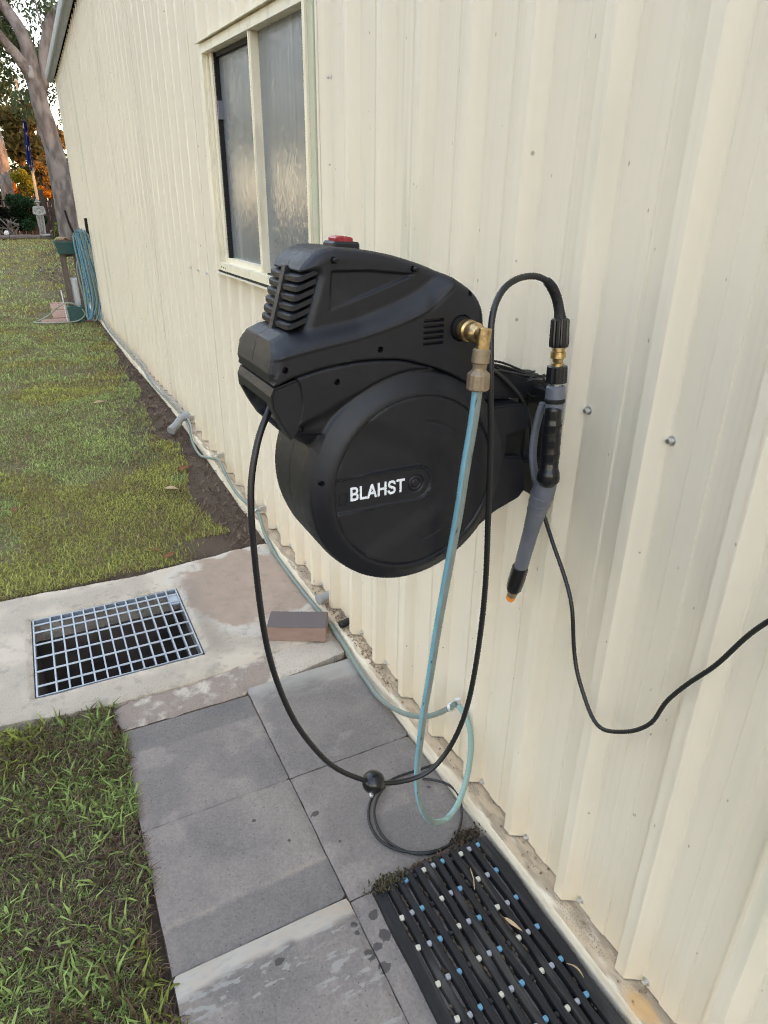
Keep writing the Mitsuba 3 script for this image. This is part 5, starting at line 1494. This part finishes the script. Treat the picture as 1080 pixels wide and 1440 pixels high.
# trees closing the view, and on round to the left where the window mirrors them
BACK = [(-3.4, 36, 8.5, 2.3), (-0.9, 39, 6.6, 2.2), (0.9, 37, 7.2, 2.1), (2.6, 38, 8.0, 2.2), (-6.5, 38, 10, 2.8), (-9.5, 35, 10, 3.2), (-12.5, 31, 11, 3.4), (-14, 26, 11, 3.4), (-14.5, 20.5, 11.5, 3.5), (-14.5, 14.5, 11, 3.5), (0.0, 34, 4.4, 1.4), (5.5, 38, 9, 2.6), (-14.5, 8.5, 11.5, 3.5), (-14.5, 2.5, 11, 3.5), (-15, -3.5, 10, 3.3)]  # unseen rows on the left set tall and dense to dim the wall
LAB = ['tall olive tree behind the dark tree at the left edge', 'olive tree showing left of the flagpole against the sky', 'olive tree behind the forked gum trunk', 'olive tree partly behind the shed corner']
for q, (x, y, h, r) in enumerate(BACK):
    t_ = thing('background_tree', LAB[q] if 0 < q < 4 else None, 'tree')
    if q >= 4 or q == 0:
        tag(t_, 'low olive tree behind the flagpole' if q == 10 else 'unseen olive tree added beyond the shed to block the low sun', group=None if q == 10 else 'trees of the belt outside the picture')
    z0 = float(ground_z(x, y))
    obj('trunk', tree_trunk([(x, y, z0 - 0.1), (x + 0.1, y, z0 + h * 0.3), (x - 0.1, y, z0 + h * 0.6), (x, y, z0 + h * 0.9)], [0.02 * h + 0.06, 0.016 * h + 0.04, 0.01 * h + 0.02, 0.03], 10, q), 'm_bark', t_, smooth=60)
    rr_ = np.random.default_rng(100 + q)
    k = 26 if q < 4 or q == 10 else 24
    cs = [(x + rr_.normal(0, 0.5) * r, y + rr_.normal(0, 0.45) * r, z0 + h * rr_.uniform(0.22, 1.0)) for _ in range(k)]
    rs = [r * rr_.uniform(0.18, 0.34) for _ in range(k)]
    v, f, c = foliage(cs, rs, [150 if q < 4 or q == 10 else 260] * k, 0.22 if q < 4 else 0.42, 200 + q, (0.12, 0.13, 0.065) if q != 10 else (0.15, 0.12, 0.045), 0.4, 0.85, 0.5)
    obj('crown', TM(v, f), 'm_grass', t_, color=c)


# unseen trees and a leaf screen beyond the shed, added as sun blockers: the low sun comes in under their crowns
for q, (x, y, r, h) in enumerate(((10.6, 13.0, 2.4, 11), (13.6, 15.3, 2.5, 12), (16.8, 17.8, 2.6, 11), (20.0, 20.4, 2.6, 12), (23.2, 23.0, 2.6, 12), (13.5, 2.5, 2.6, 11), (16.0, 5.0, 2.6, 12), (11.5, -1.0, 2.4, 10))):
    t_ = tag(thing('background_tree', None, 'tree'), 'unseen olive tree added beyond the shed to block the low sun', group='trees of the belt outside the picture')
    obj('trunk', tree_trunk([(x, y, -0.1), (x + 0.1, y, 4.5), (x, y, h * 0.8)], [0.28, 0.2, 0.1], 10, q), 'm_bark', t_, smooth=60)
    rr_ = np.random.default_rng(300 + q)
    lo_ = 4.7 if y > 10 else 3.6
    cs = [(x + rr_.normal(0, 0.5) * r, y + rr_.normal(0, 0.5) * r, rr_.uniform(lo_ + 0.6, h)) for _ in range(20)]
    v, f, c = foliage(cs, [r * 0.5] * 20, [130] * 20, 0.55, 400 + q, (0.07, 0.085, 0.035), 0.4, 0.6, 0.3)
    obj('crown', TM(v, f), 'm_grass', t_, color=c)
hd = thing('hedge', 'unseen leaf screen added beyond the shed to keep the low sun off the fence', 'hedge')
cs = [(8.6 + 16.5 * s_ + 0.3 * math.sin(40 * s_), 11.8 + 13.2 * s_, z_) for s_ in np.linspace(0, 1, 44) for z_ in (0.5, 1.3, 2.1, 2.75)]
v, f, c = foliage(cs, [0.5] * len(cs), [60] * len(cs), 0.4, 500, (0.06, 0.08, 0.03), 0.4, 0.9)
obj('leaves', TM(v, f), 'm_grass', hd, color=c)


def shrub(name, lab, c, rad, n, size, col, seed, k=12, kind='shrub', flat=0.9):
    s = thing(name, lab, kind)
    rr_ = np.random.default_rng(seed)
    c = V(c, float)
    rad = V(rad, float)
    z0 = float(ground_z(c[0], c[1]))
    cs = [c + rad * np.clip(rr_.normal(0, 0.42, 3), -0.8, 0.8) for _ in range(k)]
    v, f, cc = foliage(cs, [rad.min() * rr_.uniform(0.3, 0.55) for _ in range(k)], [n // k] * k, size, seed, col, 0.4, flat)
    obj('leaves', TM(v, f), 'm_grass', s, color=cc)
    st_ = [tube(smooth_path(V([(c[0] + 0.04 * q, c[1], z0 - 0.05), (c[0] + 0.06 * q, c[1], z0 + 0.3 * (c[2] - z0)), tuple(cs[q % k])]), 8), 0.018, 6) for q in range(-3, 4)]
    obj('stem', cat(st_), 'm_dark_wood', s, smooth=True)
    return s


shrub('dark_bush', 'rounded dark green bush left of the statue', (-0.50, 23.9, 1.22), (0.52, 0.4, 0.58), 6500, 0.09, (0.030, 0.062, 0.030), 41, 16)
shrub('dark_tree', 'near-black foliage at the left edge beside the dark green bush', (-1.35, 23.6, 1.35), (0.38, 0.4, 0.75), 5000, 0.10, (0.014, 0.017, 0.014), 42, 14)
shrub('sunlit_shrub', 'shrub coloured yellow for sunlight behind the dark bush, left of the flagpole', (-0.22, 29.5, 2.15), (0.42, 0.4, 0.42), 4200, 0.10, (0.26, 0.24, 0.03), 43, 14)  # leaf colours of these shrubs carry the warm sunlight
shrub('sunlit_shrub', 'low shrub coloured orange for sunlight above the paling fence', (0.40, 30.0, 1.72), (0.50, 0.4, 0.26), 3600, 0.09, (0.38, 0.17, 0.025), 44, 14)
shrub('sunlit_shrub', 'shrub coloured orange for sunlight at the foot of the pale trunk', (-0.78, 31.0, 2.02), (0.30, 0.4, 0.30), 2400, 0.10, (0.34, 0.15, 0.03), 45, 10)
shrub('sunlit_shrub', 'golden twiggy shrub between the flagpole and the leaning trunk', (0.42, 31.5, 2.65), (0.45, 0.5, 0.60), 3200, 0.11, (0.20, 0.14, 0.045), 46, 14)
shrub('small_bush', 'small bright green plant at the foot of the leaning trunk', (0.18, 22.4, 0.82), (0.075, 0.10, 0.17), 700, 0.05, (0.16, 0.24, 0.04), 47, 6)

# paling fence
fe = thing('paling_fence', 'dark timber paling fence behind the statue', 'fence')
for q in range(30):
    x = -1.75 + 0.092 * q
    g = float(ground_z(x, 24.9))
    obj('paling', box([x, 24.90, g], [x + 0.066, 24.92, g + 1.06 + 0.05 * math.sin(q * 2.3)], 0.003), 'm_dark_wood', fe)
for z in (0.30, 0.97):
    obj('rail', box([-1.8, 24.921, 0.53 + z], [1.2, 24.96, 0.53 + z + 0.05], 0.004), 'm_dark_wood', fe)
obj('post', box([-0.03, 24.80, 0.4], [0.10, 24.895, 1.85], 0.006), 'm_dark_wood', fe)

fp = thing('flagpole', 'flagpole coloured orange for sunlight rising behind the statue', 'flagpole')
obj('pole', tube([[-0.055, 26.0, 0.4], [-0.055, 26.0, 1.5], [-0.053, 26.0, 3.2], [-0.05, 26.0, 4.75]], [0.045, 0.042, 0.036, 0.026], 14), 'm_pole', fp, smooth=True)
obj('finial', trimesh.creation.icosphere(2, 0.05).apply_translation([-0.05, 26.0, 4.80]), 'm_pole', fp, smooth=True)
fl = []
gu, gv = np.meshgrid(np.linspace(0, 1, 22), np.linspace(0, 1, 26))
fx = -0.02 + 0.17 * gu * (0.55 + 0.45 * gv) - 0.05
fy = 25.93 + 0.055 * np.sin(gu * 17 + gv * 2.0) * (0.3 + gu)
fz = 3.95 - 1.42 * gv - 0.22 * gu + 0.03 * np.sin(gu * 9)
fv = np.stack([fx.ravel() - 0.10 * gv.ravel(), fy.ravel(), fz.ravel()], 1)
i, j = np.meshgrid(np.arange(25), np.arange(21), indexing='ij')
a = (i * 22 + j).ravel()
obj('flag', TM(fv, np.vstack([np.stack([a, a + 1, a + 23], 1), np.stack([a, a + 23, a + 22], 1)])), 'm_flag', smooth=True)
tag('flag', 'furled dark blue flag hanging limp beside the pole', 'flag')

# statue of a soldier with a slouch hat, hands folded on an upturned rifle
SX, SY, SZ = -0.165, 23.0, float(ground_z(-0.165, 23.0)) + 0.09
H = 0.93


def q3(x, y, z):
    return (SX + x * H, SY + y * H, SZ + z * H)


s_ = lambda r: r * H
seg = [((q3(-0.055, 0, 0.055), s_(0.030)), (q3(-0.052, 0, 0.28), s_(0.042))), ((q3(-0.052, 0, 0.28), s_(0.043)), (q3(-0.045, 0, 0.50), s_(0.062))),
       ((q3(0.060, 0, 0.055), s_(0.030)), (q3(0.055, 0, 0.28), s_(0.042))), ((q3(0.055, 0, 0.28), s_(0.043)), (q3(0.045, 0, 0.50), s_(0.062))),
       ((q3(-0.055, -0.06, 0.022), s_(0.022)), (q3(-0.055, 0.02, 0.04), s_(0.030))), ((q3(0.060, -0.06, 0.022), s_(0.022)), (q3(0.060, 0.02, 0.04), s_(0.030))),
       ((q3(-0.040, 0, 0.50), s_(0.066)), (q3(-0.040, 0, 0.62), s_(0.066))), ((q3(0.040, 0, 0.50), s_(0.066)), (q3(0.040, 0, 0.62), s_(0.066))), ((q3(-0.03, 0, 0.52), s_(0.065)), (q3(0.03, 0, 0.52), s_(0.065))),
       ((q3(-0.055, 0, 0.63), s_(0.068)), (q3(-0.070, 0, 0.77), s_(0.062))), ((q3(0.055, 0, 0.63), s_(0.068)), (q3(0.070, 0, 0.77), s_(0.062))), ((q3(-0.09, 0, 0.79), s_(0.050)), (q3(0.09, 0, 0.79), s_(0.050))), ((q3(-0.03, 0, 0.70), s_(0.07)), (q3(0.03, 0, 0.70), s_(0.07))),
       ((q3(0, 0, 0.80), s_(0.036)), (q3(0, -0.012, 0.89), s_(0.034))), ((q3(0, -0.012, 0.905), s_(0.050)), (q3(0, -0.016, 0.945), s_(0.052))),
       ((q3(-0.120, 0, 0.79), s_(0.042)), (q3(-0.150, -0.03, 0.64), s_(0.035))), ((q3(-0.150, -0.03, 0.64), s_(0.034)), (q3(-0.030, -0.105, 0.585), s_(0.025))),
       ((q3(0.120, 0, 0.79), s_(0.042)), (q3(0.150, -0.03, 0.64), s_(0.035))), ((q3(0.150, -0.03, 0.64), s_(0.034)), (q3(0.020, -0.105, 0.59), s_(0.025))),
       ((q3(-0.03, -0.105, 0.585), s_(0.026)), (q3(0.02, -0.112, 0.59), s_(0.026)))]
sta = thing('statue', 'grey garden statue of a soldier in a slouch hat on the bed edge', 'statue')
obj('body', bones(seg, 0.018, 4), 'm_stone', sta, smooth=True)
obj('hat', lathe(q3(0, -0.016, 0.945), q3(0, -0.016, 1.04), [(0, s_(0.095)), (0.12, s_(0.100)), (0.22, s_(0.058)), (0.7, s_(0.054)), (0.95, s_(0.045)), (1.0, s_(0.02))], 22), 'm_stone', sta, smooth=40)
obj('rifle', tube([q3(0.0, -0.12, 0.60), q3(0.0, -0.13, 0.30), q3(0.0, -0.135, 0.03)], [s_(0.022), s_(0.016), s_(0.010)], 10), 'm_stone', sta, smooth=True)
obj('plinth', box([SX - 0.12, SY - 0.13, SZ - 0.12], [SX + 0.13, SY + 0.10, SZ + 0.004], 0.012), 'm_stone', sta)

# bed edging and odds and ends
for q, (x0, x1, y, r) in enumerate(((-2.9, -1.05, 22.78, 0.065), (-1.04, -0.25, 22.72, 0.070), (-0.24, 0.75, 22.74, 0.066), (0.76, 2.3, 22.8, 0.07))):
    k = numbered('edging_log')
    scene[k] = mikit.ply(tree_trunk([(x0, y, 0.585), ((x0 + x1) / 2, y + 0.03, 0.595), (x1, y, 0.585)], [r, r * 1.05, r * 0.95], 12, q, 0.2), 'm_log', 50)
    tag(k, ['grey log edging the bed at the left edge of the picture', 'grey log edging the bed in front of the dark bush', 'grey log edging the bed below the statue', 'grey log edging the bed behind the planter'][q], 'log')
bed = grid_sheet(np.linspace(-6, 6, 90), np.linspace(22.8, 25.5, 24), lambda X, Y: 0.55 + 0.09 * meshkit.fbm(np.stack([X * 3, Y * 3, 0 * X], -1), 3))
obj('garden_bed', bed, two(pr(proc(lambda p, n, uv: mix((0.06, 0.045, 0.035), (0.22, 0.16, 0.12), fbm(p.x * 14, p.y * 14, 1.0, 4))), 0.95, 0.1)), smooth=True)
tag('garden_bed', kind='structure')


def stone(name, lab, cat_, c, r, m_, seed):
    s = trimesh.creation.icosphere(3, 1.0)
    s.vertices *= V(r) * (0.78 + 0.44 * meshkit.fbm(s.vertices * 1.6 + seed, 3, seed)[:, None])
    s.apply_translation(c)
    k = numbered(name)
    scene[k] = mikit.ply(s, m_, True)
    tag(k, lab, cat_)


stone('white_ball', 'small round white ball on the bed at the left edge', 'ball', (-1.10, 22.9, 0.70), (0.065,) * 3, 'm_bucket', 3)
stone('garden_rock', 'orange brown rock right of the statue', 'rock', (0.17, 22.75, 0.72), (0.15, 0.1, 0.11), 'm_rock', 5)
stone('garden_rock', 'pale flat stone just below the statue feet', 'rock', (-0.02, 22.72, 0.645), (0.22, 0.06, 0.035), 'm_stone', 6)
wp = thing('wood_pile', 'heap of grey cut branches under the dark foliage', 'wood pile')
rg = np.random.default_rng(3)
for q in range(26):
    c = V([rg.uniform(-1.55, -0.85), rg.uniform(23.0, 23.5), rg.uniform(0.62, 1.02)])
    d_ = V([rg.uniform(-0.5, 0.5), rg.uniform(-0.3, 0.3), rg.uniform(-0.5, 0.5)])
    d_ = d_ / np.linalg.norm(d_) * rg.uniform(0.10, 0.28)
    obj('branch', tube([c - d_, c, c + d_], rg.uniform(0.010, 0.026), 7), 'm_log', wp, smooth=40)
n = 26
tw = []
for q in range(n):
    x, y = rg.normal(-0.42, 0.13), rg.normal(15.7, 0.5)
    z = float(ground_z(x, y)) + 0.03
    a = rg.uniform(0, 6.28)
    tw.append(tube([[x, y, z], [x + 0.12 * math.cos(a), y + 0.25 * math.sin(a), z + rg.uniform(0, 0.10)]], 0.008, 5))
tag(obj('fallen_twigs', cat(tw), 'm_log', smooth=True), 'small heap of fallen twigs on the lawn before the garden bed', 'twigs', kind='stuff')
